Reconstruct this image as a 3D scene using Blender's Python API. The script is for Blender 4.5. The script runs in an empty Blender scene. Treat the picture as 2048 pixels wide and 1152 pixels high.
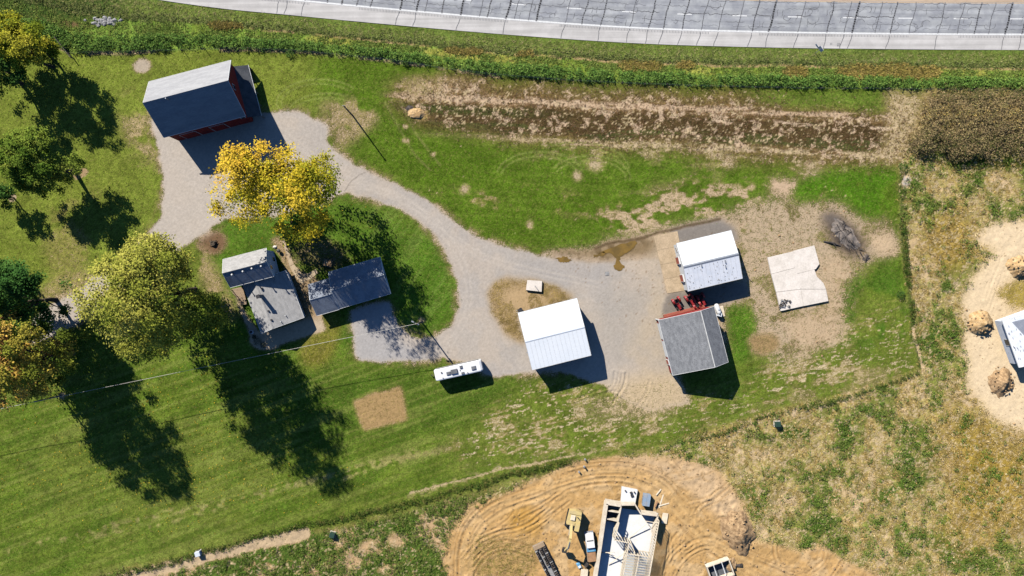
import bpy, bmesh, math, random
import numpy as np
from mathutils import Vector, Matrix
random.seed(7)
SC = bpy.context.scene
COL = SC.collection
# ------------------------------------------------------------------ camera
H = 150.0            # drone height (m)
S = 0.111            # metres per photo pixel (2048 wide) on the ground
cam_d = bpy.data.cameras.new('camera')
cam = bpy.data.objects.new('camera', cam_d)
COL.objects.link(cam)
cam.location = (0, 0, H)
cam.rotation_euler = (0, 0, 0)
cam_d.sensor_width = 36.0
cam_d.lens = 36.0 * H / (2048 * S)
cam_d.clip_start = 0.5
cam_d.clip_end = 5000
SC.camera = cam
# ------------------------------------------------------------------ sun and sky
SUN_EL = math.radians(35.0)
SDIR = Vector((0.59, -0.81, 0)).normalized()          # direction shadows fall on the ground
world = bpy.data.worlds.new('World')
SC.world = world
world.use_nodes = True
wn = world.node_tree.nodes
wn.clear()
w_out = wn.new('ShaderNodeOutputWorld')
w_bg = wn.new('ShaderNodeBackground')
w_sky = wn.new('ShaderNodeTexSky')
w_sky.sky_type = 'NISHITA'
w_sky.sun_disc = False
w_sky.sun_elevation = SUN_EL
w_sky.sun_rotation = math.atan2(-SDIR.x, -SDIR.y)
w_sky.air_density = 0.9
w_sky.dust_density = 0.1
w_sky.ozone_density = 10
w_bg.inputs['Strength'].default_value = 0.065
world.node_tree.links.new(w_sky.outputs[0], w_bg.inputs[0])
world.node_tree.links.new(w_bg.outputs[0], w_out.inputs[0])
sun_d = bpy.data.lights.new('sun', 'SUN')
sun_d.energy = 5.0
sun_d.angle = math.radians(0.5)
sun_d.color = (1.0, 0.95, 0.86)
sun = bpy.data.objects.new('sun', sun_d)
COL.objects.link(sun)
sun.location = (-60, 80, 120)
sun_vec = Vector((SDIR.x * math.cos(SUN_EL), SDIR.y * math.cos(SUN_EL), -math.sin(SUN_EL)))
sun.rotation_euler = sun_vec.to_track_quat('-Z', 'Y').to_euler()
SC.view_settings.view_transform = 'Standard'
SC.view_settings.look = 'None'
SC.view_settings.exposure = 0.55
SC.view_settings.gamma = 1.0
SC.view_settings.use_curve_mapping = False
SC.cycles.max_bounces = 5
SC.cycles.diffuse_bounces = 0
SC.cycles.transparent_max_bounces = 4

# ------------------------------------------------------------------ helpers
GAIN = 1.34
def T(r, g, b):
    """albedo that shows as this sRGB value on level sunlit ground"""
    o = []
    for c in (r, g, b):
        c = c / 255.0
        l = c / 12.92 if c <= .04045 else ((c + .055) / 1.055) ** 2.4
        o.append(l / GAIN)
    return tuple(o)
def at(px, py, z=0.0):
    k = S * (H - z) / H
    return Vector(((px - 1024) * k, (576 - py) * k, z))
def tag(o, label=None, cat=None, group=None, kind=None):
    if label: o['label'] = label
    if cat: o['category'] = cat
    if group: o['group'] = group
    if kind: o['kind'] = kind
    return o
def thing(name, label, cat, loc=(0, 0, 0), rz=0.0, group=None):
    o = bpy.data.objects.new(name, None)
    o.empty_display_size = 0.5
    COL.objects.link(o)
    o.location = loc
    o.rotation_euler = (0, 0, rz)
    return tag(o, label, cat, group)
def link(name, me, m, parent=None):
    o = bpy.data.objects.new(name, me)
    if m is not None and len(me.materials) == 0:
        me.materials.append(m)
    COL.objects.link(o)
    if parent: o.parent = parent
    return o
def dup(o, parent=None):
    c = o.copy()
    COL.objects.link(c)
    if parent: c.parent = parent
    for ch in list(o.children):
        dup(ch, c)
    return c
class MB:
    """collects shapes; build() links them as one mesh object"""
    def __init__(s): s.v = []; s.f = []
    def add(s, vs, fs):
        n = len(s.v)
        s.v += [tuple(p) for p in vs]
        s.f += [tuple(i + n for i in f) for f in fs]
        return s
    def box(s, x, y, z, sx, sy, sz, rz=0.0, taper=1.0):
        """centre x,y; bottom z; sizes"""
        c, q = math.cos(rz), math.sin(rz)
        vs = []
        for k, t in ((0, 1.0), (1, taper)):
            for a, b in ((-1, -1), (1, -1), (1, 1), (-1, 1)):
                dx, dy = a * sx / 2 * t, b * sy / 2 * t
                vs.append((x + dx * c - dy * q, y + dx * q + dy * c, z + k * sz))
        return s.add(vs, [(3, 2, 1, 0), (4, 5, 6, 7), (0, 1, 5, 4), (1, 2, 6, 5), (2, 3, 7, 6), (3, 0, 4, 7)])
    def prism(s, prof, x0, x1):
        """profile of (y, z), counter-clockwise seen from +x, run along x"""
        n = len(prof)
        vs = [(x0, y, z) for y, z in prof] + [(x1, y, z) for y, z in prof]
        fs = [tuple(range(n - 1, -1, -1)), tuple(range(n, 2 * n))]
        for i in range(n):
            j = (i + 1) % n
            fs.append((i, j, n + j, n + i))
        return s.add(vs, fs)
    def poly(s, pts, z0, z1):
        """flat polygon of (x, y) (ccw) from z0 to z1"""
        n = len(pts)
        vs = [(x, y, z0) for x, y in pts] + [(x, y, z1) for x, y in pts]
        fs = [tuple(range(n - 1, -1, -1)), tuple(range(n, 2 * n))]
        for i in range(n):
            j = (i + 1) % n
            fs.append((i, j, n + j, n + i))
        return s.add(vs, fs)
    def bar(s, a, b, w, h=None):
        """square bar from a to b"""
        a, b = Vector(a), Vector(b)
        h = h or w
        d = (b - a).normalized()
        up = Vector((0, 0, 1)) if abs(d.z) < .95 else Vector((1, 0, 0))
        u = d.cross(up).normalized(); v = u.cross(d).normalized()
        vs = []
        for p in (a, b):
            for i, j in ((-1, -1), (1, -1), (1, 1), (-1, 1)):
                vs.append(p + u * (i * w / 2) + v * (j * h / 2))
        return s.add(vs, [(3, 2, 1, 0), (4, 5, 6, 7), (0, 1, 5, 4), (1, 2, 6, 5), (2, 3, 7, 6), (3, 0, 4, 7)])
    def tube(s, pts, rad, n=8):
        pts = [Vector(p) for p in pts]
        rad = rad if isinstance(rad, (list, tuple)) else [rad] * len(pts)
        vs = []; fs = []
        for i, p in enumerate(pts):
            d = (pts[min(i + 1, len(pts) - 1)] - pts[max(i - 1, 0)]).normalized()
            up = Vector((0, 0, 1)) if abs(d.z) < .9 else Vector((1, 0, 0))
            u = d.cross(up).normalized(); v = u.cross(d).normalized()
            for k in range(n):
                a = 2 * math.pi * k / n
                vs.append(p + (u * math.cos(a) + v * math.sin(a)) * rad[i])
        for i in range(len(pts) - 1):
            for k in range(n):
                q = (k + 1) % n
                fs.append((i * n + k, i * n + q, (i + 1) * n + q, (i + 1) * n + k))
        fs.append(tuple(range(n - 1, -1, -1)))
        fs.append(tuple((len(pts) - 1) * n + k for k in range(n)))
        return s.add(vs, fs)
    def dome(s, x, y, z, rx, ry, h, n=16, m=5, jit=0.0, seed=0, power=.5):
        R = random.Random(seed)
        vs = []; fs = []
        for i in range(m):
            t = i / m
            r = (1 - t ** 2) ** power if power != 1 else 1 - t
            for k in range(n):
                a = 2 * math.pi * k / n
                j = 1 + R.uniform(-jit, jit)
                vs.append((x + rx * r * j * math.cos(a), y + ry * r * j * math.sin(a), z + h * t * (1 + R.uniform(-jit, jit) * (i > 0))))
        vs.append((x, y, z + h))
        for i in range(m - 1):
            for k in range(n):
                q = (k + 1) % n
                fs.append((i * n + k, i * n + q, (i + 1) * n + q, (i + 1) * n + k))
        for k in range(n):
            fs.append(((m - 1) * n + k, (m - 1) * n + (k + 1) % n, m * n))
        return s.add(vs, fs)
    def mesh(s, name, smooth=False):
        me = bpy.data.meshes.new(name)
        me.from_pydata(s.v, [], s.f)
        if smooth:
            me.polygons.foreach_set('use_smooth', [True] * len(me.polygons))
        me.update()
        return me
    def build(s, name, m, parent=None, smooth=False):
        return link(name, s.mesh(name, smooth), m, parent)
def np_mesh(name, v, f, attrs=None, smooth=False):
    """v (N,3) float, f (M,k) int; attrs: name -> (N,) or (N,4)"""
    v = np.asarray(v, np.float32); f = np.asarray(f, np.int32)
    k = f.shape[1]
    me = bpy.data.meshes.new(name)
    me.vertices.add(len(v)); me.vertices.foreach_set('co', v.ravel())
    me.loops.add(f.size); me.loops.foreach_set('vertex_index', f.ravel())
    me.polygons.add(len(f))
    me.polygons.foreach_set('loop_start', np.arange(0, f.size, k, dtype=np.int32))
    if smooth:
        me.polygons.foreach_set('use_smooth', np.ones(len(f), bool))
    for an, a in (attrs or {}).items():
        a = np.asarray(a, np.float32)
        if a.ndim == 1:
            at_ = me.attributes.new(an, 'FLOAT', 'POINT'); at_.data.foreach_set('value', a)
        else:
            at_ = me.attributes.new(an, 'FLOAT_COLOR', 'POINT'); at_.data.foreach_set('color', a.ravel())
    me.update(calc_edges=True)
    me.validate()
    return me
# ---- numpy noise
_lat = {}
def vnoise(x, y, scale, seed=0):
    if seed not in _lat:
        _lat[seed] = np.random.RandomState(seed + 11).rand(256, 256).astype(np.float32)
    L = _lat[seed]
    u = np.asarray(x, np.float64) / scale + 371.3; w = np.asarray(y, np.float64) / scale + 911.7
    iu = np.floor(u).astype(int); iw = np.floor(w).astype(int)
    fu = (u - iu).astype(np.float32); fw = (w - iw).astype(np.float32)
    fu = fu * fu * (3 - 2 * fu); fw = fw * fw * (3 - 2 * fw)
    a = L[iu & 255, iw & 255]; b = L[(iu + 1) & 255, iw & 255]
    c = L[iu & 255, (iw + 1) & 255]; d = L[(iu + 1) & 255, (iw + 1) & 255]
    return (a * (1 - fu) + b * fu) * (1 - fw) + (c * (1 - fu) + d * fu) * fw
def fbm(x, y, scale, seed=0, octv=4, g=.55):
    t = 0; a = 1.0; n = 0
    for o in range(octv):
        t = t + a * vnoise(x, y, scale / 2 ** o, seed + o * 17)
        n += a; a *= g
    return t / n
def sstep(a, b, x):
    t = np.clip((x - a) / (b - a), 0, 1)
    return t * t * (3 - 2 * t)

# ------------------------------------------------------------------ materials
class NT:
    def __init__(s, name):
        s.m = bpy.data.materials.new(name); s.m.use_nodes = True
        s.t = s.m.node_tree; s.n = s.t.nodes; s.n.clear()
        s.out = s.n.new('ShaderNodeOutputMaterial')
    def link(s, a, b): s.t.links.new(a, b)
    def val(s, sock, v):
        if isinstance(v, bpy.types.NodeSocket): s.link(v, sock)
        else: sock.default_value = v
    def attr(s, name, color=False):
        n = s.n.new('ShaderNodeAttribute'); n.attribute_name = name
        return n.outputs['Color' if color else 'Fac']
    def pos(s):
        g = s.n.new('ShaderNodeTexCoord'); return g.outputs['Object']
    def mapping(s, vec, scale=(1, 1, 1), rz=0):
        n = s.n.new('ShaderNodeMapping'); n.inputs['Scale'].default_value = scale
        n.inputs['Rotation'].default_value = (0, 0, rz); s.link(vec, n.inputs['Vector']); return n.outputs[0]
    def noise(s, vec, scale, detail=3.0, rough=.6, dist=0.0):
        n = s.n.new('ShaderNodeTexNoise'); n.inputs['Scale'].default_value = scale
        n.inputs['Detail'].default_value = detail; n.inputs['Roughness'].default_value = rough
        n.inputs['Distortion'].default_value = dist
        s.link(vec, n.inputs['Vector']); return n.outputs['Fac']
    def math(s, op, a, b=0.0, c=None, clamp=False):
        n = s.n.new('ShaderNodeMath'); n.operation = op; n.use_clamp = clamp
        s.val(n.inputs[0], a); s.val(n.inputs[1], b)
        if c is not None: s.val(n.inputs[2], c)
        return n.outputs[0]
    def remap(s, x, a, b, c=0.0, d=1.0, smooth=True):
        n = s.n.new('ShaderNodeMapRange'); n.interpolation_type = 'SMOOTHSTEP' if smooth else 'LINEAR'
        s.link(x, n.inputs[0])
        for i, q in enumerate((a, b, c, d)): s.val(n.inputs[i + 1], q)
        return n.outputs[0]
    def mix(s, f, a, b, mode='MIX'):
        n = s.n.new('ShaderNodeMix'); n.data_type = 'RGBA'; n.blend_type = mode
        s.val(n.inputs['Factor'], f)
        for k, v in (('A', a), ('B', b)):
            q = [i for i in n.inputs if i.name == k and i.type == 'RGBA'][0]
            if isinstance(v, tuple): q.default_value = (*v[:3], 1)
            else: s.link(v, q)
        return [o for o in n.outputs if o.type == 'RGBA'][0]
    def scale(s, col, f):
        n = s.n.new('ShaderNodeVectorMath'); n.operation = 'SCALE'
        s.val(n.inputs[0], col); s.val(n.inputs['Scale'], f); return n.outputs[0]
    def bump(s, h, strength=.5, dist=.1):
        n = s.n.new('ShaderNodeBump'); n.inputs['Strength'].default_value = strength
        n.inputs['Distance'].default_value = dist; s.link(h, n.inputs['Height']); return n.outputs[0]
    def pbr(s, col, rough=.8, metal=0.0, spec=.3, normal=None):
        b = s.n.new('ShaderNodeBsdfPrincipled')
        if isinstance(col, tuple): b.inputs['Base Color'].default_value = (*col[:3], 1)
        else: s.link(col, b.inputs['Base Color'])
        s.val(b.inputs['Roughness'], rough); b.inputs['Metallic'].default_value = metal
        b.inputs['Specular IOR Level'].default_value = spec
        if normal is not None: s.link(normal, b.inputs['Normal'])
        s.link(b.outputs[0], s.out.inputs[0]); return b
def mat(name, c1, c2=None, scale=2.0, rough=.8, metal=0.0, spec=.3, bump=0.0, lo=.35, hi=.65, fine=.15, stretch=(1, 1, 1)):
    t = NT(name); p = t.mapping(t.pos(), stretch)
    c2 = c2 or tuple(c * .82 for c in c1)
    n1 = t.noise(p, scale, 5, .6); n2 = t.noise(p, scale * 7, 3, .6)
    col = t.mix(t.remap(n1, lo, hi), c1, c2)
    col = t.scale(col, t.remap(n2, .25, .75, 1 - fine, 1 + fine))
    t.pbr(col, rough, metal, spec, t.bump(n2, bump, .05) if bump else None)
    return t.m
M = {}
M['white_metal'] = mat('white_metal_roofing', (.80, .83, .86), (.77, .805, .84), .25, .35, 0, .5, 0, fine=.02)
M['shed_metal'] = mat('bluish_white_metal', (.76, .78, .83), (.68, .71, .77), .5, .4, 0, .4, 0, .4, .7, fine=.05)  # slightly greyer, bluer white for the shed's south slope
M['grey_shingle'] = mat('grey_asphalt_shingle', (.235, .24, .25), (.155, .16, .17), .8, .9, 0, .2, .4, .3, .7, .35, (1, 2.2, 1))
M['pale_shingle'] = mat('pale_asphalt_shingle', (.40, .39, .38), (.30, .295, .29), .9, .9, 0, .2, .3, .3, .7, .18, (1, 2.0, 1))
M['barn_shingle'] = mat('light_grey_barn_shingle', (.36, .36, .365), (.29, .29, .30), .6, .9, 0, .2, .2, .3, .7, .12, (.4, 2.0, 1))
M['dark_shingle'] = mat('dark_shingle', (.10, .105, .115), (.065, .07, .08), .7, .9, 0, .2, .3)
M['blue_and_shade_shingle'] = mat('blue_grey_and_shade_shingle', (.24, .265, .31), (.18, .20, .24), .7, .85, 0, .25, .2, fine=.15)  # garage roof colour; also paints the farmhouse's dim south slope
M['red_wall'] = mat('red_painted_boards', (.30, .035, .03), (.22, .028, .025), .7, .8, 0, .3, 0, fine=.1, stretch=(4, 4, .4))
M['rust_wall'] = mat('faded_red_boards', (.42, .12, .08), (.32, .09, .06), .8, .8, 0, .3)
M['white_paint'] = mat('white_painted_wood', (.78, .78, .76), (.70, .70, .69), .8, .6, 0, .4, fine=.04)
M['siding'] = mat('pale_siding', (.62, .66, .72), (.56, .60, .66), .6, .6, 0, .3, fine=.03)
M['trim'] = mat('pale_trim', (.62, .61, .58), (.50, .49, .47), 1.0, .6, 0, .4)
M['glass'] = mat('dark_window_glass', (.02, .03, .04), (.03, .04, .055), .6, .08, 0, .6, fine=0)
M['wood'] = mat('weathered_planks', (.40, .29, .19), (.30, .22, .145), 1.2, .85, 0, .2, .2, stretch=(1, 6, 1))
M['lumber'] = mat('fresh_lumber', (.80, .70, .54), (.72, .60, .44), 1.0, .8, 0, .25)
M['osb'] = mat('brown_board', (.42, .24, .13), (.33, .19, .10), 1.5, .85, 0, .2)
M['pole_wood'] = mat('grey_pole_wood', (.22, .18, .14), (.15, .12, .10), 2.0, .9, 0, .2)
M['steel'] = mat('galvanised_steel', (.45, .47, .50), (.36, .38, .41), 2.0, .45, .6, .5)
M['dark'] = mat('dark_rubber', (.02, .02, .022), (.03, .03, .03), 3.0, .8, 0, .3)
M['black_metal'] = mat('black_metal', (.03, .03, .035), (.045, .045, .05), 3.0, .5, 0, .4)
M['tractor_red'] = mat('red_machine_paint', (.32, .024, .026), (.24, .02, .022), 2.0, .4, 0, .5)
M['yellow_paint'] = mat('dusty_yellow_paint', (.66, .50, .20), (.56, .44, .22), 1.0, .6, 0, .4, fine=.12)
M['vehicle_white'] = mat('white_gel_coat', (.80, .80, .80), (.75, .76, .77), .5, .3, 0, .5, fine=.02)
M['concrete'] = mat('pale_concrete', (.74, .67, .60), (.62, .56, .49), .5, .9, 0, .2, .1, .3, .75, .1)
M['apron'] = mat('tan_stained_concrete', T(222, 196, 162), T(196, 172, 140), .45, .9, 0, .2, .1, .3, .7, .14)
M['bright_concrete'] = mat('fresh_concrete', (.80, .79, .77), (.74, .73, .70), .5, .9, 0, .2, .05, fine=.05)
M['footing'] = mat('dusty_concrete_wall', (.72, .63, .50), (.62, .52, .40), .8, .9, 0, .2)
M['slate_floor'] = mat('dark_grey_slab', (.16, .165, .18), (.11, .115, .125), .5, .8, 0, .3)
M['green_box'] = mat('green_enamel', (.03, .07, .05), (.025, .055, .04), 2, .5, 0, .4)
M['blue_steel'] = mat('blue_grey_sheet_steel', (.30, .40, .52), (.40, .42, .45), .9, .5, .2, .4, .0, .35, .65)
M['blue_tarp'] = mat('blue_tarp', (.05, .25, .48), (.2, .4, .55), 3, .6, 0, .4)
M['stone'] = mat('grey_stone', (.36, .35, .34), (.24, .235, .23), 2.5, .9, 0, .2)
M['mound_sand'] = mat('heaped_sandy_soil', T(228, 194, 146), T(196, 160, 112), 1.1, 1.0, 0, .1, .8, .35, .65, .3)
M['mound_clod'] = mat('cloddy_soil', T(208, 174, 132), T(156, 126, 94), 1.6, 1.0, 0, .1, 1.0, .35, .65, .35)
M['bark'] = mat('tree_bark', (.12, .095, .07), (.075, .06, .045), 2.0, .95, 0, .1, .5, stretch=(1, 1, .3))
M['burnt'] = mat('charred_wood', (.05, .045, .04), (.12, .10, .09), 2.0, .95, 0, .1)
M['wire'] = mat('pale_power_line', (.55, .52, .46), None, 2, .6)
# ------------------------------------------------------------------ ground painting
GD = 0.28
gx = np.arange(-127, 127.01, GD); gy = np.arange(-78, 78.01, GD)
NX, NY = len(gx), len(gy)
XX, YY = np.meshgrid(gx, gy)
PX = 1024 + XX / S; PY = 576 - YY / S
_w1 = fbm(XX, YY, 6, 1, 5) - .5; _w2 = fbm(XX, YY, 6, 2, 5) - .5
_w3 = fbm(XX, YY, 1.5, 3, 3) - .5; _w4 = fbm(XX, YY, 1.5, 4, 3) - .5
def inside(pts, X, Y):
    r = np.zeros(X.shape, bool)
    pts = list(pts)
    xs = [p[0] for p in pts]; ys = [p[1] for p in pts]
    sel = (X >= min(xs)) & (X <= max(xs)) & (Y >= min(ys)) & (Y <= max(ys))
    x = X[sel]; y = Y[sel]; q = np.zeros(x.shape, bool)
    j = len(pts) - 1
    for i in range(len(pts)):
        xi, yi = pts[i]; xj, yj = pts[j]
        if yi != yj:
            c = ((yi > y) != (yj > y)) & (x < (xj - xi) * (y - yi) / (yj - yi) + xi)
            q ^= c
        j = i
    r[sel] = q
    return r
def blur(m, r):
    r = int(r)
    if r < 1: return m
    for ax in (0, 1):
        for _ in range(2):
            p = np.pad(m, [(r + 1, r) if a == ax else (0, 0) for a in (0, 1)], mode='edge')
            c = np.cumsum(p, axis=ax)
            n = m.shape[ax]
            hi = np.take(c, np.arange(2 * r + 1, 2 * r + 1 + n), axis=ax); lo = np.take(c, np.arange(0, n), axis=ax)
            m = (hi - lo) / (2 * r + 1)
    return m
def region(pts, wob=14, soft=2):
    return blur(inside(pts, PX + _w1 * wob, PY + _w2 * wob).astype(np.float32), soft)
def spot(px, py, rx, ry=None, rot=0, wob=18, edge=.35):
    ry = ry or rx
    dx = PX + _w1 * wob - px; dy = PY + _w2 * wob - py
    c, s_ = math.cos(rot), math.sin(rot)
    u = (dx * c + dy * s_) / rx; v = (-dx * s_ + dy * c) / ry
    return sstep(1 + edge, 1 - edge, np.sqrt(u * u + v * v))
def dist_line(pts, X=None, Y=None):
    X = PX if X is None else X; Y = PY if Y is None else Y
    d = np.full(X.shape, 1e9)
    for (x0, y0), (x1, y1) in zip(pts[:-1], pts[1:]):
        L2 = (x1 - x0) ** 2 + (y1 - y0) ** 2
        t = np.clip(((X - x0) * (x1 - x0) + (Y - y0) * (y1 - y0)) / L2, 0, 1)
        d = np.minimum(d, np.hypot(X - x0 - t * (x1 - x0), Y - y0 - t * (y1 - y0)))
    return d
def spline(pts, n=8):
    P = [Vector((*p, 0)) for p in pts]
    out = []
    for i in range(len(P) - 1):
        a, b, c, d = P[max(i - 1, 0)], P[i], P[i + 1], P[min(i + 2, len(P) - 1)]
        for k in range(n):
            t = k / n
            q = .5 * ((2 * b) + (c - a) * t + (2 * a - 5 * b + 4 * c - d) * t * t + (3 * b - a - 3 * c + d) * t ** 3)
            out.append((q.x, q.y))
    out.append(pts[-1])
    return out
def shift(pts, off):
    r = []
    for i, p in enumerate(pts):
        a = pts[max(i - 1, 0)]; b = pts[min(i + 1, len(pts) - 1)]
        dx, dy = b[0] - a[0], b[1] - a[1]; l = math.hypot(dx, dy) or 1
        r.append((p[0] - dy / l * off, p[1] + dx / l * off))
    return r
def C3(c): return np.array(c, np.float32)
veg = np.zeros((NY, NX, 3), np.float32); soil = np.zeros_like(veg)
cover = np.full((NY, NX), .97, np.float32); dry = np.full((NY, NX), .25, np.float32)
hgt = np.zeros((NY, NX), np.float32)
def lerp(arr, m, c):
    arr += (C3(c) - arr) * m[..., None] if not isinstance(c, np.ndarray) or c.ndim == 1 else (c - arr) * m[..., None]
def paint(m, v=None, s_=None, cv=None, dr=None):
    if v is not None: lerp(veg, m, v)
    if s_ is not None: lerp(soil, m, s_)
    if cv is not None: cover[:] = cover + (cv - cover) * m
    if dr is not None: dry[:] = dry + (dr - dry) * m
veg[:] = C3(T(107, 128, 42)); soil[:] = C3(T(205, 178, 140))
broad = fbm(XX, YY, 22, 5, 3); mid = fbm(XX, YY, 5, 6, 4); small = fbm(XX, YY, 1.6, 8, 3)
def streak(ang, along, across, seed):
    c, s_ = math.cos(ang), math.sin(ang)
    return fbm((XX * c + YY * s_) / along, (-XX * s_ + YY * c) / across, 1.0, seed, 3)
st1 = streak(math.radians(20), 14, .7, 21); st2 = streak(math.radians(55), 9, .6, 22); st0 = streak(math.radians(-4), 16, .6, 23)
# lawn tones
lerp(veg, sstep(.42, .62, broad) * .8, T(118, 132, 52))
lerp(veg, sstep(.5, .65, mid) * .4, T(82, 112, 32))
paint(region([(-40, 60), (640, 60), (640, 230), (330, 280), (330, 480), (200, 600), (-40, 640)], 40, 10) * .8, T(130, 143, 56))
paint(region([(620, 100), (860, 120), (1820, 180), (1820, 480), (1500, 430), (1250, 480), (1100, 510), (950, 480), (650, 260)], 30, 8) * .9, T(88, 118, 28))
paint(region([(430, 420), (690, 380), (900, 480), (920, 640), (860, 690), (640, 700), (480, 720), (420, 500)], 20, 6) * .8, T(84, 122, 34))
paint(region([(480, 720), (1060, 740), (1090, 800), (700, 900), (500, 820)], 40, 12) * .7, T(78, 108, 32))
lerp(veg, sstep(.5, .72, st1) * .55 * sstep(640, 760, PY), T(136, 146, 70))
lerp(veg, sstep(.52, .3, st1) * .4 * sstep(640, 760, PY), T(70, 100, 30))
lerp(veg, sstep(.5, .7, st0) * .5 * sstep(650, 700, PX) * (PY < 520), T(108, 132, 44))
_ov = region([(690, 390), (790, 415), (870, 470), (916, 580), (905, 650), (840, 680), (770, 600), (740, 500)], 8, 4)
lerp(veg, sstep(.5, .66, st2) * .6 * _ov, T(116, 140, 60))
# worn, dry patches in the lawns
paint(region([(250, 190), (300, 190), (318, 300), (310, 330), (270, 330), (245, 260)], 30, 5) * sstep(.36, .56, mid), T(150, 142, 82), T(206, 182, 140), .5, .7)
paint(spot(283, 132, 17, 15, 0, 10), T(150, 140, 90), T(196, 180, 158), .12, .4)
paint(spot(130, 575, 55, 30, -.5) * .8, T(150, 142, 80), T(196, 172, 128), .5, .7)
paint(spot(150, 470, 60, 90, .3) * sstep(.45, .6, mid) * .8, T(146, 142, 72), None, .7, .7)
paint(spot(425, 486, 30, 24, 0, 10), T(120, 96, 66), T(132, 104, 78), .25, .5)
paint(region([(370, 500), (410, 500), (450, 570), (480, 640), (440, 640), (400, 560)], 24, 4) * sstep(.4, .6, mid), T(160, 146, 92), T(200, 176, 136), .5, .6)
paint(spot(640, 680, 40, 55, .5) * .8, T(134, 126, 52), None, .9, .6)
paint(spot(160, 345, 16, 10) * .9, None, T(178, 150, 112), .1)
paint(spot(22, 395, 8), None, T(190, 170, 140), .1)
for (a, b, r) in ((694, 203, 4), (842, 641, 6), (123, 791, 6), (812, 254, 4), (812, 282, 5), (866, 310, 5), (928, 378, 8), (1456, 323, 13), (1155, 350, 9), (1063, 447, 7), (1626, 345, 22), (1190, 325, 13)):
    paint(spot(a, b, r * 1.1, wob=16, edge=.7) * .9, T(164, 152, 96), T(205, 184, 148), .3, .5)
# tan litter lines in the lower lawn
for pts, w, cv in (([(20, 1100), (150, 1070), (330, 1028), (450, 1005), (700, 940), (900, 895), (1000, 860), (1080, 830)], 5, .45),
                   ([(180, 1075), (330, 1050), (450, 1015)], 3, .6),
                   ([(820, 990), (900, 965), (1010, 935), (1100, 915), (1300, 870)], 6, .35),
                   ([(690, 955), (760, 925), (830, 905)], 6, .6)):
    d = dist_line(pts, PX + _w1 * 16, PY + _w2 * 16)
    paint(sstep(w * 2.6, 0, d) * sstep(.44, .6, .5 * st1 + .5 * vnoise(XX, YY, .9, 151)) * .8, T(160, 156, 92), T(206, 188, 140), cv + .2, .8)
# mown lower band and scruff in front of the barns
_scr = region([(1040, 760), (1180, 770), (1320, 800), (1480, 790), (1560, 700), (1830, 600), (1842, 740), (1540, 815), (1300, 890), (1150, 915), (980, 940), (880, 900), (960, 840)], 30, 8)
paint(_scr * .8, T(112, 128, 46))
paint(_scr * sstep(.52, .64, .45 * streak(math.radians(13), 2.4, .55, 131) + .55 * fbm(XX, YY, 4, 31, 4)), T(150, 140, 76), T(218, 194, 152), .52, .7)
paint(_scr * sstep(.60, .68, streak(math.radians(12), 1.6, .32, 133)), None, T(224, 204, 164), .4)
paint(spot(1700, 770, 180, 26, -.22) * sstep(.45, .6, mid) * .7, T(140, 132, 74), T(210, 186, 140), .5)
# ---- roadside verge
E_x = [-400, -100, 365, 512, 640, 768, 1024, 1280, 1536, 1792, 2048, 2500]
E_y = [-190, -85, 0, 18, 35, 51, 68, 86, 92, 96.5, 98, 98]
F_x = [-400, -50, 90, 140, 320, 500, 620, 770, 900, 1000, 1150, 1300, 1450, 1800, 2048, 2500]
F_y = [40, 55, 75, 106, 102, 97, 103, 118, 138, 150, 161, 168, 173, 176, 178, 178]
ys = np.interp(PX, E_x, E_y); yf = np.interp(PX, F_x, F_y)
vt = (PY + _w2 * 8 - ys) / (yf - ys)
verge = blur(((vt > -.6) & (vt < 1)).astype(np.float32), 1)
paint(verge, T(126, 156, 62), T(160, 140, 96), .95, .3)
lerp(veg, verge * sstep(.5, .62, fbm(XX, YY, 4, 33, 3)), T(128, 150, 58))
paint(verge * sstep(.50, .40, vt) * sstep(.05, .14, vt), T(124, 142, 64), T(150, 132, 86), .95, .3)
paint(verge * sstep(.05, .0, np.abs(vt - .43)) * .9, T(74, 92, 42))
paint(verge * sstep(.14, .05, vt), T(112, 132, 58))
paint(verge * sstep(.055, .015, np.abs(vt - .49)) * sstep(.32, .46, mid) * sstep(430, 560, PX), T(180, 158, 100), T(206, 178, 128), .4, .5)
paint(verge * sstep(.16, .05, np.abs(vt - .60)) * sstep(.5, .64, fbm(XX / 2.5, YY, 3, 35, 3)) * sstep(400, 700, PX), T(178, 178, 82), T(206, 182, 112), .9, .6)
paint(region([(-60, -40), (300, -40), (200, 45), (60, 60), (-60, 60)], 20, 6), T(70, 92, 40), None, .95)
paint(spot(120, 48, 60, 6, .1) * .7, T(110, 86, 60), T(140, 110, 80), .5)
paint(sstep(6, 1, np.abs(PY + _w2 * 8 - yf - 2)) * sstep(.38, .55, mid) * (PX < 1000) * .9, T(165, 150, 110), T(180, 160, 125), .35, .6)
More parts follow.
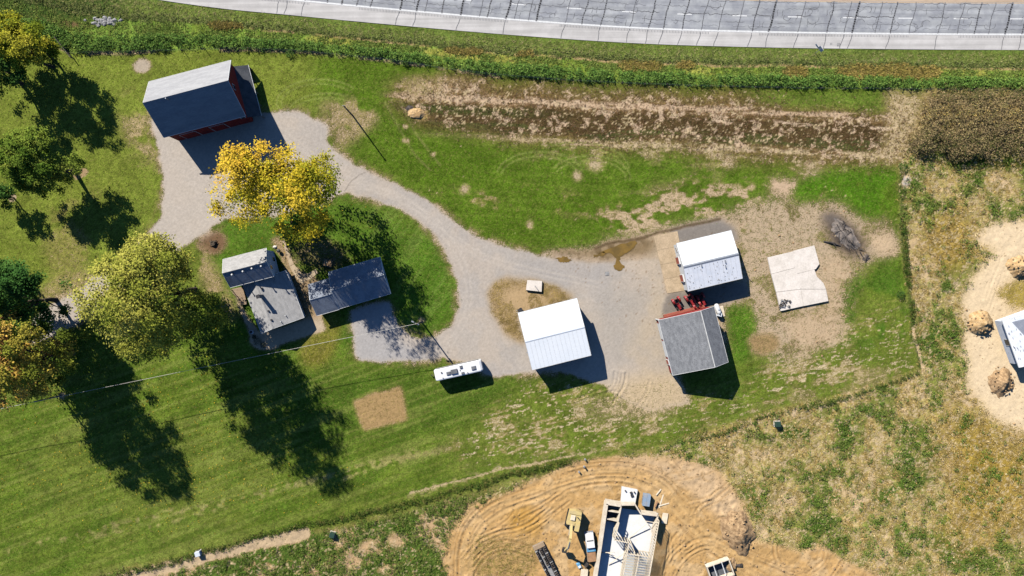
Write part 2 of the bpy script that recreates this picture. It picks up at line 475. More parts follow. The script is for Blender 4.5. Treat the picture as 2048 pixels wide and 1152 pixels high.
# ---- crop strip of brown residue
qq = PY + _w2 * 10 - .045 * (PX - 1000)
strip = region([(840, 168), (900, 150), (1000, 158), (1200, 176), (1500, 196), (1600, 210), (1840, 216), (1850, 330), (1700, 335), (1500, 322), (1300, 300), (1000, 278), (850, 246), (780, 205), (800, 180)], 40, 8)
paint(strip, T(124, 96, 62), T(206, 174, 140), .70, .5)
f1 = streak(math.radians(-2.5), 7, .7, 41); f2 = fbm(XX, YY, 1.2, 42, 3)
paint(strip * sstep(208, 220, qq) * sstep(272, 262, qq), T(88, 70, 44), T(176, 144, 112), .82, .2)
paint(strip * sstep(212, 218, qq) * sstep(238, 228, qq) * sstep(1200, 950, PX), T(74, 80, 40), None, .9)
paint(strip * sstep(240, 248, qq) * sstep(276, 266, qq) * sstep(.46, .56, f1), T(80, 84, 44), None, .85)
paint(strip * sstep(10, 2, np.abs(qq - 200)) * sstep(.34, .5, f1), T(170, 140, 108), T(218, 188, 154), .25, .6)
paint(strip * sstep(6, 1, np.abs(qq - 221)) * sstep(.44, .54, f1) * sstep(1250, 1450, PX), None, T(224, 198, 168), .2)
paint(strip * sstep(9, 2, np.abs(qq - 277)) * sstep(.36, .5, f1), T(160, 146, 96), T(214, 190, 148), .3, .7)
paint(strip * sstep(150, 160, qq) * sstep(192, 182, qq) * sstep(1000, 860, PX), T(160, 130, 92), T(208, 178, 142), .5, .6)
paint(strip * sstep(.54, .68, f2) * .9, None, T(218, 190, 158), .3)
paint(region([(1500, 192), (1700, 176), (1800, 182), (1780, 222), (1600, 212), (1520, 206)], 16, 4) * .9, T(104, 128, 46), None, .95)
paint(region([(800, 170), (880, 150), (880, 190), (810, 200), (740, 220), (700, 240), (750, 180)], 30, 4) * sstep(.42, .58, mid), T(160, 146, 92), T(208, 180, 142), .5, .6)
paint(region([(640, 200), (770, 190), (740, 260), (680, 300), (650, 250)], 24, 4) * sstep(.46, .6, mid), T(150, 136, 86), T(205, 180, 145), .55, .5)
paint(spot(840, 228, 14, 10), T(170, 145, 90), T(190, 160, 105), .5)
# ---- pale flecks and bare patches of the middle lawn
pat = .62 * fbm(XX / 1.8, YY, 2.6, 51, 4) + .38 * fbm(XX / 1.7, YY, .9, 153, 2)
paint(region([(1180, 430), (1300, 380), (1420, 360), (1560, 370), (1500, 420), (1300, 470), (1220, 470)], 30, 6) * sstep(.45, .58, pat), T(150, 140, 84), T(218, 190, 156), .40, .7)
paint(region([(870, 390), (1000, 380), (1230, 400), (1260, 430), (1100, 420), (900, 410)], 30, 6) * sstep(.48, .6, pat), T(146, 136, 76), T(208, 180, 142), .45, .6)
paint(region([(1000, 280), (1300, 290), (1840, 320), (1800, 350), (1560, 345), (1350, 325), (1000, 300)], 24, 6) * sstep(.5, .6, pat) * .9, T(160, 146, 92), T(222, 200, 160), .45, .8)
paint(region([(1540, 360), (1600, 360), (1590, 400), (1540, 390)], 12, 3) + 0, T(140, 130, 80), T(218, 188, 156), .25)
for (cx, cy, r, a0, a1) in ((1080, 350, 75, 3.3, 6.1), (1180, 355, 70, 3.6, 6.4), (640, 205, 75, 2.6, 5.6), (655, 230, 70, 2.9, 5.2), (1155, 340, 90, 4.2, 6.2)):
    pts = [(cx + r * 1.15 * math.cos(a0 + (a1 - a0) * k / 20), cy + r * .62 * math.sin(a0 + (a1 - a0) * k / 20)) for k in range(21)]
    d = dist_line(pts)
    paint(sstep(3.2, .5, d) * .55, T(150, 160, 84), None, .92)
    d = dist_line(shift(pts, 9)); paint(sstep(3.2, .5, d) * .45, T(150, 160, 84), None, .92)
for pts in ([(770, 205), (800, 260), (830, 310), (860, 340)], [(800, 200), (830, 265), (880, 330)]):
    paint(sstep(3.5, .6, dist_line(pts)) * .55, T(140, 140, 80), T(190, 165, 120), .7)
# ---- dry meadow of weeds
meadow = region([(1798, 330), (1806, 440), (1815, 560), (1828, 650), (1842, 742), (1700, 785), (1540, 824), (1400, 872), (1300, 900), (1180, 925), (1010, 966), (850, 1016), (700, 1052), (560, 1082), (400, 1110), (300, 1130), (200, 1150), (0, 1210), (-200, 1300), (2400, 1300), (2400, 170), (1850, 178), (1838, 240)], 14, 2)
g1 = fbm(XX, YY, 7, 61, 4); g2 = fbm(XX, YY, 2.2, 62, 3); hz = streak(math.radians(-56), 2.2, .5, 63)
right = sstep(850, 1250, PX)
paint(meadow, T(182, 168, 98), T(230, 202, 152), .62, .55)
paint(meadow * sstep(.4, .6, hz) * .7, T(192, 162, 96))
paint(meadow * sstep(.58, .68, hz) * .6, T(150, 128, 72), None, .85)  # darker streaks along the shadow direction: weed shadows painted into the colour
paint(meadow * sstep(.48, .60, g1), T(136, 142, 66), T(222, 194, 144), .72, .4)
paint(meadow * sstep(.60, .68, g1 * .6 + g2 * .4), T(92, 118, 48), None, .85, .1)
paint(meadow * sstep(.44, .36, g1) * sstep(.42, .55, g2), None, T(222, 192, 146), .3)
for (a, b, rx, ry, ro) in ((1840, 930, 36, 60, .4), (1790, 985, 40, 30, 0), (1420, 960, 40, 40, 0), (1500, 1010, 45, 50, .7), (1230, 905, 60, 16, -.2), (1600, 870, 50, 24, 0), (1680, 850, 40, 20, 0), (1880, 690, 50, 40, .2), (1900, 1090, 40, 40, 0), (1990, 570, 40, 30, 0), (1700, 960, 26, 20, 0), (1660, 1000, 16, 16, 0), (1850, 1100, 60, 20, -.4)):
    paint(meadow * spot(a, b, rx, ry, ro, 30, .6) * sstep(.3, .55, g2), T(86, 114, 42), None, .92, .1)
for (a, b, rx, ry, ro) in ((1990, 1000, 70, 110, .9), (1900, 480, 50, 60, 0), (1960, 900, 90, 70, .5)):
    paint(meadow * spot(a, b, rx, ry, ro, 40, .6) * .8, T(178, 146, 66), T(206, 170, 110), .85, .8)
paint(meadow * (1 - right), T(84, 110, 42), T(204, 172, 128), .86, .3)
paint(meadow * (1 - right) * sstep(.5, .6, g2) * sstep(.46, .56, fbm(XX, YY, 5, 66, 3)), T(120, 122, 58), T(210, 176, 132), .45, .6)
for (a, b, rx, ry) in ((680, 1080, 10, 14), (740, 1092, 22, 14), (700, 1120, 24, 22), (795, 1080, 20, 18), (860, 1050, 22, 26), (880, 1070, 20, 30), (600, 1060, 12, 6), (540, 1140, 16, 8), (780, 1140, 20, 10), (900, 1120, 14, 40)):
    paint(meadow * spot(a, b, rx, ry, 0, 24, .5), T(150, 140, 84), T(212, 178, 134), .25, .6)
paint(sstep(15, 7, dist_line([(200, 1175), (300, 1143), (400, 1117), (480, 1096), (560, 1082), (610, 1070)], PX + _w1 * 14, PY + _w2 * 14)), T(140, 130, 80), T(208, 182, 146), .08)
paint(sstep(4, 1, np.abs(dist_line([(820, 985), (1000, 940), (1180, 905)], PX + _w1 * 10, PY + _w2 * 10))) * .8, None, T(214, 190, 146), .3)
# thicket ground
thick = region([(1850, 185), (2400, 175), (2400, 300), (1840, 300), (1812, 280), (1838, 230)], 12, 3)
paint(thick, T(160, 136, 92), T(160, 136, 98), .8, .4)
paint(region([(1770, 182), (1846, 180), (1836, 240), (1810, 290), (1790, 330), (1760, 310), (1780, 250)], 20, 4), T(164, 144, 88), T(214, 190, 150), .45, .7)
paint(region([(1860, 308), (2400, 308), (2400, 345), (1900, 338)], 12, 3), T(96, 104, 40), T(150, 130, 80), .9, .3)
paint(sstep(7, 2, dist_line([(1802, 350), (1806, 440), (1815, 560), (1828, 650), (1840, 735)], PX + _w1 * 14, PY)) * .8, T(76, 96, 44), None, .95)
paint(spot(1815, 362, 10, 14), None, T(206, 194, 180), .05)
paint(sstep(5, 1, dist_line([(1830, 660), (1836, 700), (1846, 742)], PX + _w1 * 14, PY)), None, T(216, 188, 142), .1)
# ---- worn earth yard
yard = region([(1080, 505), (1180, 498), (1290, 462), (1440, 430), (1500, 398), (1600, 400), (1680, 398), (1725, 430), (1790, 455), (1800, 505), (1720, 540), (1712, 590), (1690, 680), (1560, 725), (1506, 700), (1500, 620), (1470, 600), (1460, 720), (1340, 750), (1200, 620)], 26, 5)
paint(yard, T(128, 126, 74), T(203, 179, 148), .36, .6)
paint(yard * sstep(.5, .6, fbm(XX, YY, 3.5, 71, 4)) * sstep(1440, 1500, PX), T(128, 124, 70), T(198, 172, 138), .6, .5)
paint(region([(1640, 510), (1690, 500), (1712, 590), (1690, 680), (1600, 700), (1560, 640), (1656, 606)], 16, 4) * .5, None, T(214, 184, 146), .15)
paint(spot(1690, 470, 26, 52, -.75, 22, .5), T(88, 76, 66), T(92, 82, 76), .35, .2)
paint(spot(1668, 440, 22, 10, .3, 16, .6) * .8, None, T(120, 110, 102), .1)
paint(region([(1600, 350), (1700, 340), (1800, 345), (1800, 440), (1730, 432), (1690, 395), (1590, 400)], 18, 4) * sstep(.36, .5, mid), T(84, 126, 26), None, .97)
paint(region([(1735, 470), (1795, 470), (1795, 515), (1750, 512)], 14, 3), T(130, 120, 76), T(218, 190, 154), .22)
paint(region([(1448, 612), (1500, 610), (1516, 650), (1500, 720), (1470, 730)], 10, 3), T(88, 124, 34), None, .95)
paint(spot(1530, 690, 30, 24), T(150, 134, 84), T(178, 148, 104), .4, .5)
paint(region([(1690, 560), (1800, 530), (1830, 700), (1700, 690)], 30, 6) * sstep(.4, .55, mid) * .9, T(84, 120, 34), None, .93)
# grey asphalt apron north of the metal shed, mud west of it
paint(region([(1340, 458), (1440, 434), (1470, 452), (1480, 480), (1400, 490), (1352, 488)], 8, 2), T(110, 104, 96), T(150, 142, 134), .05)
paint(region([(1312, 588), (1376, 580), (1490, 560), (1500, 590), (1440, 612), (1316, 640)], 8, 2), None, T(150, 140, 130), .05)
paint(region([(1262, 490), (1310, 474), (1336, 590), (1300, 600), (1260, 560)], 14, 4) * .7, None, T(194, 176, 152), .05)
paint(region([(1090, 505), (1180, 500), (1260, 482), (1310, 472), (1312, 500), (1240, 545), (1190, 530), (1120, 525)], 14, 3), T(90, 84, 52), T(152, 130, 98), .12, .3)
paint(region([(1095, 508), (1200, 498), (1300, 470), (1280, 500), (1245, 540), (1200, 528), (1130, 526)], 14, 3) * sstep(.5, .6, fbm(XX, YY, 1.5, 79, 3)), T(90, 84, 52), T(116, 96, 66), .12, .3)
paint(sstep(5, 1, dist_line([(1190, 497), (1250, 482), (1300, 470), (1440, 436)], PX + _w1 * 10, PY + _w2 * 10)) * .8, T(80, 70, 46), T(104, 84, 60), .3)
# ---- building site
site = region([(888, 1180), (893, 1110), (900, 1062), (935, 1010), (1010, 985), (1090, 950), (1150, 925), (1200, 916), (1290, 912), (1380, 920), (1440, 940), (1470, 985), (1495, 1030), (1510, 1085), (1600, 1100), (1640, 1090), (1690, 1120), (1780, 1160), (1800, 1250), (880, 1250)], 14, 2)
paint(site, T(150, 132, 72), T(214, 172, 114), .06, .4)
paint(site * sstep(.44, .58, fbm(XX, YY, 8, 81, 3)), None, T(204, 164, 108))
paint(site * sstep(.5, .62, fbm(XX, YY, 3, 82, 4)), None, T(222, 186, 136))
paint(region([(1280, 912), (1420, 926), (1480, 1000), (1500, 1080), (1440, 1040), (1380, 980), (1280, 935), (1190, 930)], 12, 3) * .85, None, T(222, 190, 150))
paint(region([(1015, 1020), (1060, 1015), (1090, 1040), (1070, 1070), (1020, 1070)], 12, 3) * .9, None, T(200, 150, 62))
paint(region([(950, 1060), (1030, 1075), (1090, 1090), (1060, 1160), (960, 1200), (930, 1120)], 20, 4) * .7, T(132, 124, 60), T(196, 160, 104), .62, .4)
paint(region([(900, 1010), (1000, 975), (1010, 1000), (950, 1030), (915, 1060)], 14, 3) * .5, T(120, 118, 58), None, .5)
sand2 = region([(1935, 480), (1985, 448), (2060, 445), (2400, 440), (2400, 900), (2100, 880), (1985, 840), (1940, 775), (1925, 700), (1932, 640), (1918, 600), (1955, 555), (1990, 505)], 26, 4)
paint(sand2, T(190, 164, 96), T(246, 220, 180), .05, .6)
paint(region([(1985, 585), (2020, 560), (2100, 540), (2100, 610), (2030, 620)], 10, 3), T(180, 158, 78), T(236, 206, 156), .7, .7)
# wheel ruts: (line, half track px, relief)
RUTS = []
def rut(pts, offs, w=2.2, amp=.12):
    sp = spline(pts)
    for o in offs: RUTS.append((shift(sp, o), w, amp))
rut([(915, 1180), (918, 1110), (935, 1050), (985, 1005), (1060, 975), (1130, 948), (1200, 933), (1270, 936), (1330, 962), (1375, 1010), (1425, 1060), (1490, 1110), (1580, 1150), (1660, 1180)], (-14, -8, 0, 9, 16, 24))
rut([(1000, 1000), (1100, 972), (1180, 952), (1250, 950), (1310, 978), (1360, 1030), (1420, 1085), (1500, 1130), (1560, 1170)], (0, 9, 17), 2.0, .1)
rut([(925, 1120), (960, 1080), (1000, 1062), (1050, 1050), (1100, 1010)], (-8, 0, 8, 18), 1.8, .1)
rut([(930, 1150), (960, 1105), (1010, 1085), (1060, 1100)], (-6, 0, 7, 15), 1.8, .1)
rut([(1325, 1170), (1345, 1120), (1385, 1085), (1430, 1080), (1500, 1120)], (-16, -9, -2, 6, 14, 22), 2.0, .12)
rut([(1330, 1060), (1340, 1100), (1330, 1140)], (-8, 0, 8), 1.8, .1)
rut([(1330, 950), (1400, 935), (1440, 920)], (0, 8, 16), 1.6, .08)
rut([(1370, 985), (1410, 975), (1450, 945)], (0, 9, 18, 27, 36), 1.6, .09)
rut([(1040, 1040), (1085, 1015), (1130, 985)], (-8, 0, 10, 20), 1.8, .1)
rut([(1650, 1170), (1690, 1110), (1700, 1080)], (0, 9), 1.6, .07)
rut([(1560, 1160), (1620, 1130), (1640, 1110), (1625, 1092), (1600, 1100)], (0, 8, 16), 1.6, .07)
rut([(1965, 620), (1985, 560), (2010, 500)], (0, 7, 14), 1.6, .06)
rut([(1215, 800), (1235, 770), (1240, 745)], (-10, -3, 5, 12), 1.8, .1)
rut([(1150, 800), (1200, 780), (1240, 775), (1290, 800), (1300, 850)], (-8, 0, 8), 1.8, .08)
rut([(1260, 830), (1290, 790), (1300, 760)], (-8, 0, 8, 16), 1.8, .07)
_rr = random.Random(55)
for k in range(34):
    cx, cy = _rr.choice(((1330, 1000), (1380, 1060), (1040, 1060), (1150, 960), (960, 1090), (1600, 1125), (1300, 940), (1420, 970)))
    cx += _rr.uniform(-60, 60); cy += _rr.uniform(-40, 40); a = _rr.uniform(0, 3.14); L = _rr.uniform(20, 70); bd = _rr.uniform(-.9, .9)
    p_ = [(cx + L * (t_ - .5) * math.cos(a + bd * t_), cy + L * (t_ - .5) * math.sin(a + bd * t_)) for t_ in (0, .25, .5, .75, 1)]
    rut(p_, (0, 9) if k % 2 else (0,), 1.7, .1)
rutm = np.zeros_like(hgt); rlip = np.zeros_like(hgt)
_rx = PX + _w1 * 4; _ry = PY + _w2 * 4
for kr, (pts, w, amp) in enumerate(RUTS):
    w = w * (.6 + .7 * ((kr * 37) % 11) / 11); amp = amp * (.5 + .9 * ((kr * 53) % 13) / 13)
    xs = [p[0] for p in pts]; ysr = [p[1] for p in pts]
    sel = (PX > min(xs) - 20) & (PX < max(xs) + 20) & (PY > min(ysr) - 20) & (PY < max(ysr) + 20)
    d = dist_line(pts, _rx[sel], _ry[sel])
    brk = sstep(.22, .5, vnoise(XX[sel], YY[sel], 9, 190 + kr % 29))
    a = np.exp(-(d / w) ** 2) * brk; l = np.exp(-((d - w * 1.9) / w) ** 2) * brk
    hgt[sel] += (-amp * a + amp * .8 * l)
    rutm[sel] = np.maximum(rutm[sel], a); rlip[sel] = np.maximum(rlip[sel], l)
lerp(soil, np.clip(rutm, 0, 1) * .5 * (site + yard).clip(0, 1), T(168, 124, 74))
lerp(soil, np.clip(rlip, 0, 1) * .35 * site, T(226, 190, 136))
for pts in ([(925, 1180), (928, 1110), (945, 1052), (995, 1012), (1070, 982), (1140, 956), (1205, 942), (1265, 946), (1322, 972), (1366, 1018), (1416, 1068), (1484, 1118), (1575, 1160)],):
    sp_ = spline(pts)
    for o_ in (0, 15):
        d = dist_line(shift(sp_, o_), PX + _w1 * 4, PY + _w2 * 4)
        mk = sstep(6.5, 2.5, d) * site
        lerp(soil, mk * .55, T(228, 188, 130)); hgt *= 1 - .75 * mk
# ---- gravel driveway
DRIVE = [(60, 640), (110, 606), (165, 577), (250, 512), (300, 472), (322, 432), (330, 390), (324, 340), (314, 290), (302, 240), (400, 235), (560, 224), (600, 221), (630, 240), (655, 250), (652, 280), (672, 303), (700, 322), (740, 342), (772, 358), (812, 378), (848, 396), (882, 420), (920, 452), (960, 477), (1000, 491), (1050, 505), (1100, 516), (1150, 522), (1210, 528), (1320, 520), (1330, 590), (1318, 640), (1340, 700), (1352, 760), (1380, 806), (1300, 822), (1250, 800), (1215, 772), (1120, 742), (1060, 744), (1000, 754), (965, 745), (950, 730), (920, 724), (880, 718), (830, 722), (760, 725), (718, 722), (712, 700), (700, 620), (776, 600), (800, 655), (832, 679), (872, 674), (905, 652), (916, 612), (912, 562), (896, 512), (870, 470), (830, 436), (790, 416), (740, 398), (690, 388), (640, 402), (560, 432), (450, 438), (420, 456), (370, 490), (330, 516), (250, 572), (190, 622), (150, 652), (120, 666), (60, 690)]
drive = blur(inside(DRIVE, PX + _w1 * 9 + _w3 * 9, PY + _w2 * 9 + _w4 * 9).astype(np.float32), 1)
fr = blur(drive, 6)
paint(sstep(.05, .45, fr) * (1 - drive) * sstep(.38, .58, small * .5 + mid * .5) * .8, T(140, 122, 80), T(214, 190, 164), .4, .5)
paint(drive, T(150, 140, 100), T(198, 187, 175), .02, .3)
# dirt aprons by the barns blend into the gravel
paint(drive * sstep(1190, 1290, PX) * .7, None, T(204, 184, 156), .06)
paint(drive * sstep(.4, .7, fbm(XX, YY, 6, 75, 4)) * .5, None, T(184, 176, 168))
paint(drive * sstep(.42, .7, fbm(XX, YY, 4, 76, 4)) * .5, None, T(206, 190, 172))
paint(drive * spot(1130, 545, 90, 26, .1, 40, .6) * .6, None, T(178, 172, 167))
paint(drive * spot(1230, 640, 40, 70, 0, 40, .6) * .5, None, T(182, 174, 164))
paint(drive * region([(699, 600), (790, 600), (800, 680), (860, 722), (712, 724)], 4, 3) * .7, None, T(182, 180, 180))
for off in (-5, 5):
    for pts in ([(180, 600), (330, 490), (400, 450), (470, 410), (600, 370), (720, 372), (820, 410), (890, 470), (930, 540), (935, 620), (900, 690)], [(700, 360), (800, 395), (880, 450), (960, 510), (1080, 545), (1200, 570)], [(420, 440), (360, 340), (340, 300)], [(560, 260), (640, 320), (720, 360)]):
        d = dist_line(shift(spline(pts), off)); paint(drive * sstep(3.6, .8, d) * .4, None, T(212, 200, 186))
pts = [(688, 385), (700, 365), (718, 350), (735, 343)]
paint(drive * sstep(1.6, .4, dist_line(pts)) * .7, None, T(140, 130, 120))
paint(drive * spot(1300, 800, 100, 46, 0, 40, .6), T(140, 134, 80), T(214, 190, 154), .3, .6)
paint(spot(1260, 815, 90, 34, 0, 50, .7) * .8 * (1 - drive), T(140, 134, 80), T(216, 190, 152), .45, .6)
paint(drive * sstep(760, 420, PX) * .6, None, T(208, 196, 182))
isl = region([(972, 588), (985, 566), (1010, 556), (1060, 558), (1110, 568), (1150, 592), (1120, 606), (1036, 628), (1050, 690), (1010, 668), (984, 632)], 10, 2)
paint(isl, T(164, 138, 84), T(188, 160, 118), .5, .5)
paint(isl * spot(1050, 600, 40, 26), None, T(200, 170, 128), .2)
paint(isl * sstep(.5, .62, fbm(XX, YY, 1.6, 77, 3)) * .7, T(136, 116, 70), None, .7)
garden = region([(706, 803), (793, 773), (803, 776), (816, 842), (726, 862)], 9, 1)
paint(garden, T(156, 136, 80), T(188, 156, 108), .34, .5)
_fur = np.sin((PX * .26 + PY * .97 + _w1 * 16 + _w3 * 8) * 2 * math.pi / 6.5)
lerp(soil, garden * (.5 + .5 * _fur) * .18 * (.4 + mid), T(160, 126, 84)); hgt += garden * _fur * .03
bed = region([(470, 590), (500, 640), (520, 665), (560, 655), (640, 625), (652, 660), (560, 690), (548, 700), (520, 700), (500, 690), (496, 660), (480, 620)], 6, 1)
paint(bed, T(150, 135, 100), T(206, 186, 158), .05)
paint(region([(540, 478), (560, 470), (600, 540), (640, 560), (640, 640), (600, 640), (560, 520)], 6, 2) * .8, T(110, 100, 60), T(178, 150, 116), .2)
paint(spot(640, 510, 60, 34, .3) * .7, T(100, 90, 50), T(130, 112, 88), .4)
# relief
flat = np.maximum.reduce([blur(drive, 3), blur(((vt < .02)).astype(np.float32), 3), bed])
hgt += (fbm(XX, YY, 3, 95, 4) - .5) * .10 * (1 - flat)
hgt += (fbm(XX, YY, 1.1, 96, 2) - .5) * (.30 * site + .12 * sand2 + .12 * strip) * (1 - flat)
hgt += (fbm(XX, YY, 1.4, 97, 3) - .5) * .35 * np.clip(meadow - site - sand2, 0, 1)
hgt += region([(1400, 985), (1470, 1000), (1500, 1060), (1440, 1040)], 8, 3) * (fbm(XX, YY, 1.6, 98, 3) - .3) * 1.0
hgt -= .20 * sstep(.5, .1, np.abs(vt - .45)) * (vt < 1) * (vt > -.05)
hgt[vt < .0] -= .06
# zones -> separate pieces of the setting
zone = np.zeros((NY, NX), np.int8)
for k, m_ in ((1, verge), (2, strip), (3, meadow), (4, yard), (5, site), (5, sand2), (6, drive), (4, isl), (7, garden)):
    zone[m_ > .5] = k
ZN = ['lawn', 'roadside_verge', 'crop_field', 'meadow_ground', 'dirt_yard', 'bare_earth', 'gravel_driveway', 'garden_plot']
t = NT('ground_cover')
P_ = t.pos()
nA = t.noise(P_, .9, 5, .62); nB = t.noise(P_, 3.6, 4, .72); nC = t.noise(P_, .16, 3, .5); nD = t.noise(P_, 9.0, 3, .7); nE = t.noise(t.mapping(P_, (1, 1, 1), .4), 1.9, 4, .7)
cov = t.attr('cover'); dr = t.attr('dry')
m0 = t.math('MULTIPLY_ADD', cov, 1.55, -.30)
m1 = t.math('MULTIPLY_ADD', t.math('SUBTRACT', nA, .5), 1.5, m0)
m1 = t.math('MULTIPLY_ADD', t.math('SUBTRACT', nD, .5), 1.5, m1)
m2 = t.math('MULTIPLY_ADD', t.math('SUBTRACT', nB, .5), 2.4, m1)
mask = t.remap(m2, .30, .66)
vc = t.mix(t.math('MULTIPLY', t.remap(nE, .48, .70), dr, clamp=True), t.attr('veg', True), T(188, 168, 104))
vc = t.scale(vc, t.remap(nB, .28, .72, .48, 1.5, False))
vc = t.scale(vc, t.remap(nC, .3, .7, .86, 1.14))
vc = t.scale(vc, t.remap(nD, .3, .7, .66, 1.34, False))
sc_ = t.scale(t.attr('soil', True), t.remap(nD, .25, .75, .86, 1.14, False))
sc_ = t.scale(sc_, t.remap(nE, .3, .7, .92, 1.08))
gc = t.mix(mask, sc_, vc)
hb = t.math('MULTIPLY_ADD', t.math('MULTIPLY', mask, t.math('ADD', nB, t.math('MULTIPLY', nD, .6))), 1.0, t.math('MULTIPLY', nE, .25))
t.pbr(gc, 1.0, 0, .05, t.bump(hb, .55, .22))
M['ground'] = t.m
_g = np.random.RandomState(77).rand(NY, NX).astype(np.float32); _g2 = vnoise(XX, YY, .62, 141)
grain = .5 * _g + .5 * _g2
veg *= ((.90 + .2 * small) * (.52 + .96 * grain))[..., None]
soil *= (.90 + .2 * (.6 * _g + .4 * _g2))[..., None]
# pale flecks of straw and bare earth, a pixel or two across
fk = .55 * vnoise(XX / 1.5, YY, .5, 143) + .45 * _g
offroad = (1 - drive) * (1 - isl) * (1 - garden)
fden = strip * .42 + meadow * (1 - site) * (1 - sand2) * .5 + _scr * .3 + np.clip(sstep(.5, .7, pat) * (PX > 760) * (PX < 1830) * (PY > 180) * (PY < 480), 0, 1) * .25 + .03
fden = np.clip(fden * offroad * (1 - verge * .6), 0, .6)
fm = sstep(.0, .07, fk - (1 - fden * .62))
lerp(veg, fm, T(216, 192, 148)); lerp(soil, fm, T(226, 200, 160))
dm = sstep(.0, .06, (1 - fk) - (1 - np.clip(strip * .5 + meadow * .22 + yard * .3 + site * .16, 0, .6) * .62))
lerp(veg, dm * .75, T(92, 78, 46)); lerp(soil, dm * .6, T(140, 112, 78))
idx = np.arange(NX * NY).reshape(NY, NX)
quads = np.stack([idx[:-1, :-1], idx[:-1, 1:], idx[1:, 1:], idx[1:, :-1]], -1).reshape(-1, 4)
zq = zone[:-1, :-1].reshape(-1)
allv = np.stack([XX, YY, hgt], -1).reshape(-1, 3)
one = np.ones((NX * NY, 1), np.float32)
A_veg = np.concatenate([veg.reshape(-1, 3), one], 1); A_soil = np.concatenate([soil.reshape(-1, 3), one], 1)
A_cov = cover.reshape(-1); A_dry = dry.reshape(-1)
for k, nm in enumerate(ZN):
    q = quads[zq == k]
    u, inv = np.unique(q, return_inverse=True)
    me = np_mesh(nm, allv[u], inv.reshape(q.shape), {'veg': A_veg[u], 'soil': A_soil[u], 'cover': A_cov[u], 'dry': A_dry[u]}, True)
    tag(link(nm, me, M['ground']), kind='structure')
# land beyond the frame, out to the horizon
x0, x1, y0, y1 = gx[0], gx[-1], gy[0], gy[-1]
R_ = 2500
vv = []; ff = []
ring = [(-R_, -R_), (R_, -R_), (R_, R_), (-R_, R_)]; inn = [(x0, y0), (x1, y0), (x1, y1), (x0, y1)]
vv = [(x, y, -.03) for x, y in ring] + [(x, y, -.03) for x, y in inn]
ff = [(i, (i + 1) % 4, 4 + (i + 1) % 4, 4 + i) for i in range(4)]
me = np_mesh('countryside', vv, ff, {'veg': np.tile(np.array([[*T(110, 118, 50), 1]]), (8, 1)), 'soil': np.tile(np.array([[*T(200, 172, 120), 1]]), (8, 1)), 'cover': np.full(8, .85), 'dry': np.full(8, .4)})
tag(link('countryside', me, M['ground']), kind='structure')
def gh(x, y):
    i = int(np.clip((x - gx[0]) / GD, 0, NX - 1)); j = int(np.clip((y - gy[0]) / GD, 0, NY - 1))
    return float(hgt[j, i])
def atg(px, py):
    p = at(px, py); p.z = gh(p.x, p.y); return p
# ------------------------------------------------------------------ highway
def asph(name, c1, c2, sc=.35, lanes=False):
    t = NT(name); p = t.pos()
    ang = math.radians(-3)
    n1 = t.noise(p, sc, 4, .6); n2 = t.noise(p, 14, 3, .7); n3 = t.noise(t.mapping(p, (.04, 1.1, 1), 0), 1.0, 3, .6)
    col = t.mix(t.remap(n1, .35, .68), c1, c2)
    col = t.scale(col, t.remap(n3, .3, .7, .88, 1.12)); col = t.scale(col, t.remap(n2, .3, .7, .9, 1.1))
    if lanes:
        w = t.math('SINE', t.math('MULTIPLY', t.attr('lane'), 2 * math.pi / 15.7))
        col = t.scale(col, t.math('MULTIPLY_ADD', t.math('MULTIPLY', w, t.remap(n1, .3, .7, .3, 1.0)), .085, 1.0))
    t.pbr(col, .9, 0, .2); return t.m
M['asphalt'] = asph('aged_asphalt', T(160, 162, 168), T(186, 188, 190), .35, True)
M['shoulder'] = asph('pale_concrete_shoulder', T(206, 202, 198), T(218, 214, 210))
M['road_paint'] = mat('white_road_paint', (.74, .74, .73), (.62, .62, .61), 3, .7, 0, .3, 0, fine=.08)
M['tar'] = mat('black_crack_sealant', (.12, .122, .13), (.19, .19, .2), 2, .7, 0, .3)
M['tan_shoulder'] = asph('tan_gravel_shoulder', T(214, 190, 164), T(200, 176, 150))
EDGE = spline([(-460, -190), (-100, -100), (200, -50), (420, -17), (590, 0), (768, 17), (1024, 39), (1280, 56), (1536, 64), (1792, 67.5), (2048, 69), (2400, 69), (2900, 66)], 10)
def road_strip(name, o0, o1, z, m, parent=None, n_across=1):
    rows = [shift(EDGE, o0 + (o1 - o0) * k / n_across) for k in range(n_across + 1)]
    vs = []; lane = []
    for k, r in enumerate(rows):
        vs += [tuple(at(*p)[:2]) + (z,) for p in r]; lane += [o0 + (o1 - o0) * k / n_across] * len(r)
    n = len(rows[0]); i = np.arange(n * (n_across + 1)).reshape(n_across + 1, n)
    f = np.stack([i[:-1, :-1], i[1:, :-1], i[1:, 1:], i[:-1, 1:]], -1).reshape(-1, 4)
    return link(name, np_mesh(name, vs, f, {'lane': np.array(lane)}), m, parent)
hw = tag(road_strip('highway', -64, 2, 0.06, M['asphalt'], None, 33), kind='structure')
tag(road_strip('road_shoulder', 2, 31, .052, M['shoulder']), kind='structure')
tag(road_strip('far_shoulder', -92, -64, .052, M['tan_shoulder']), kind='structure')
road_strip('edge_line', -1.6, 1.6, .066, M['road_paint'], hw)
road_strip('edge_line', -63.2, -61.6, .066, mat('ochre_road_paint', (.58, .42, .26), None, 3, .7), hw)
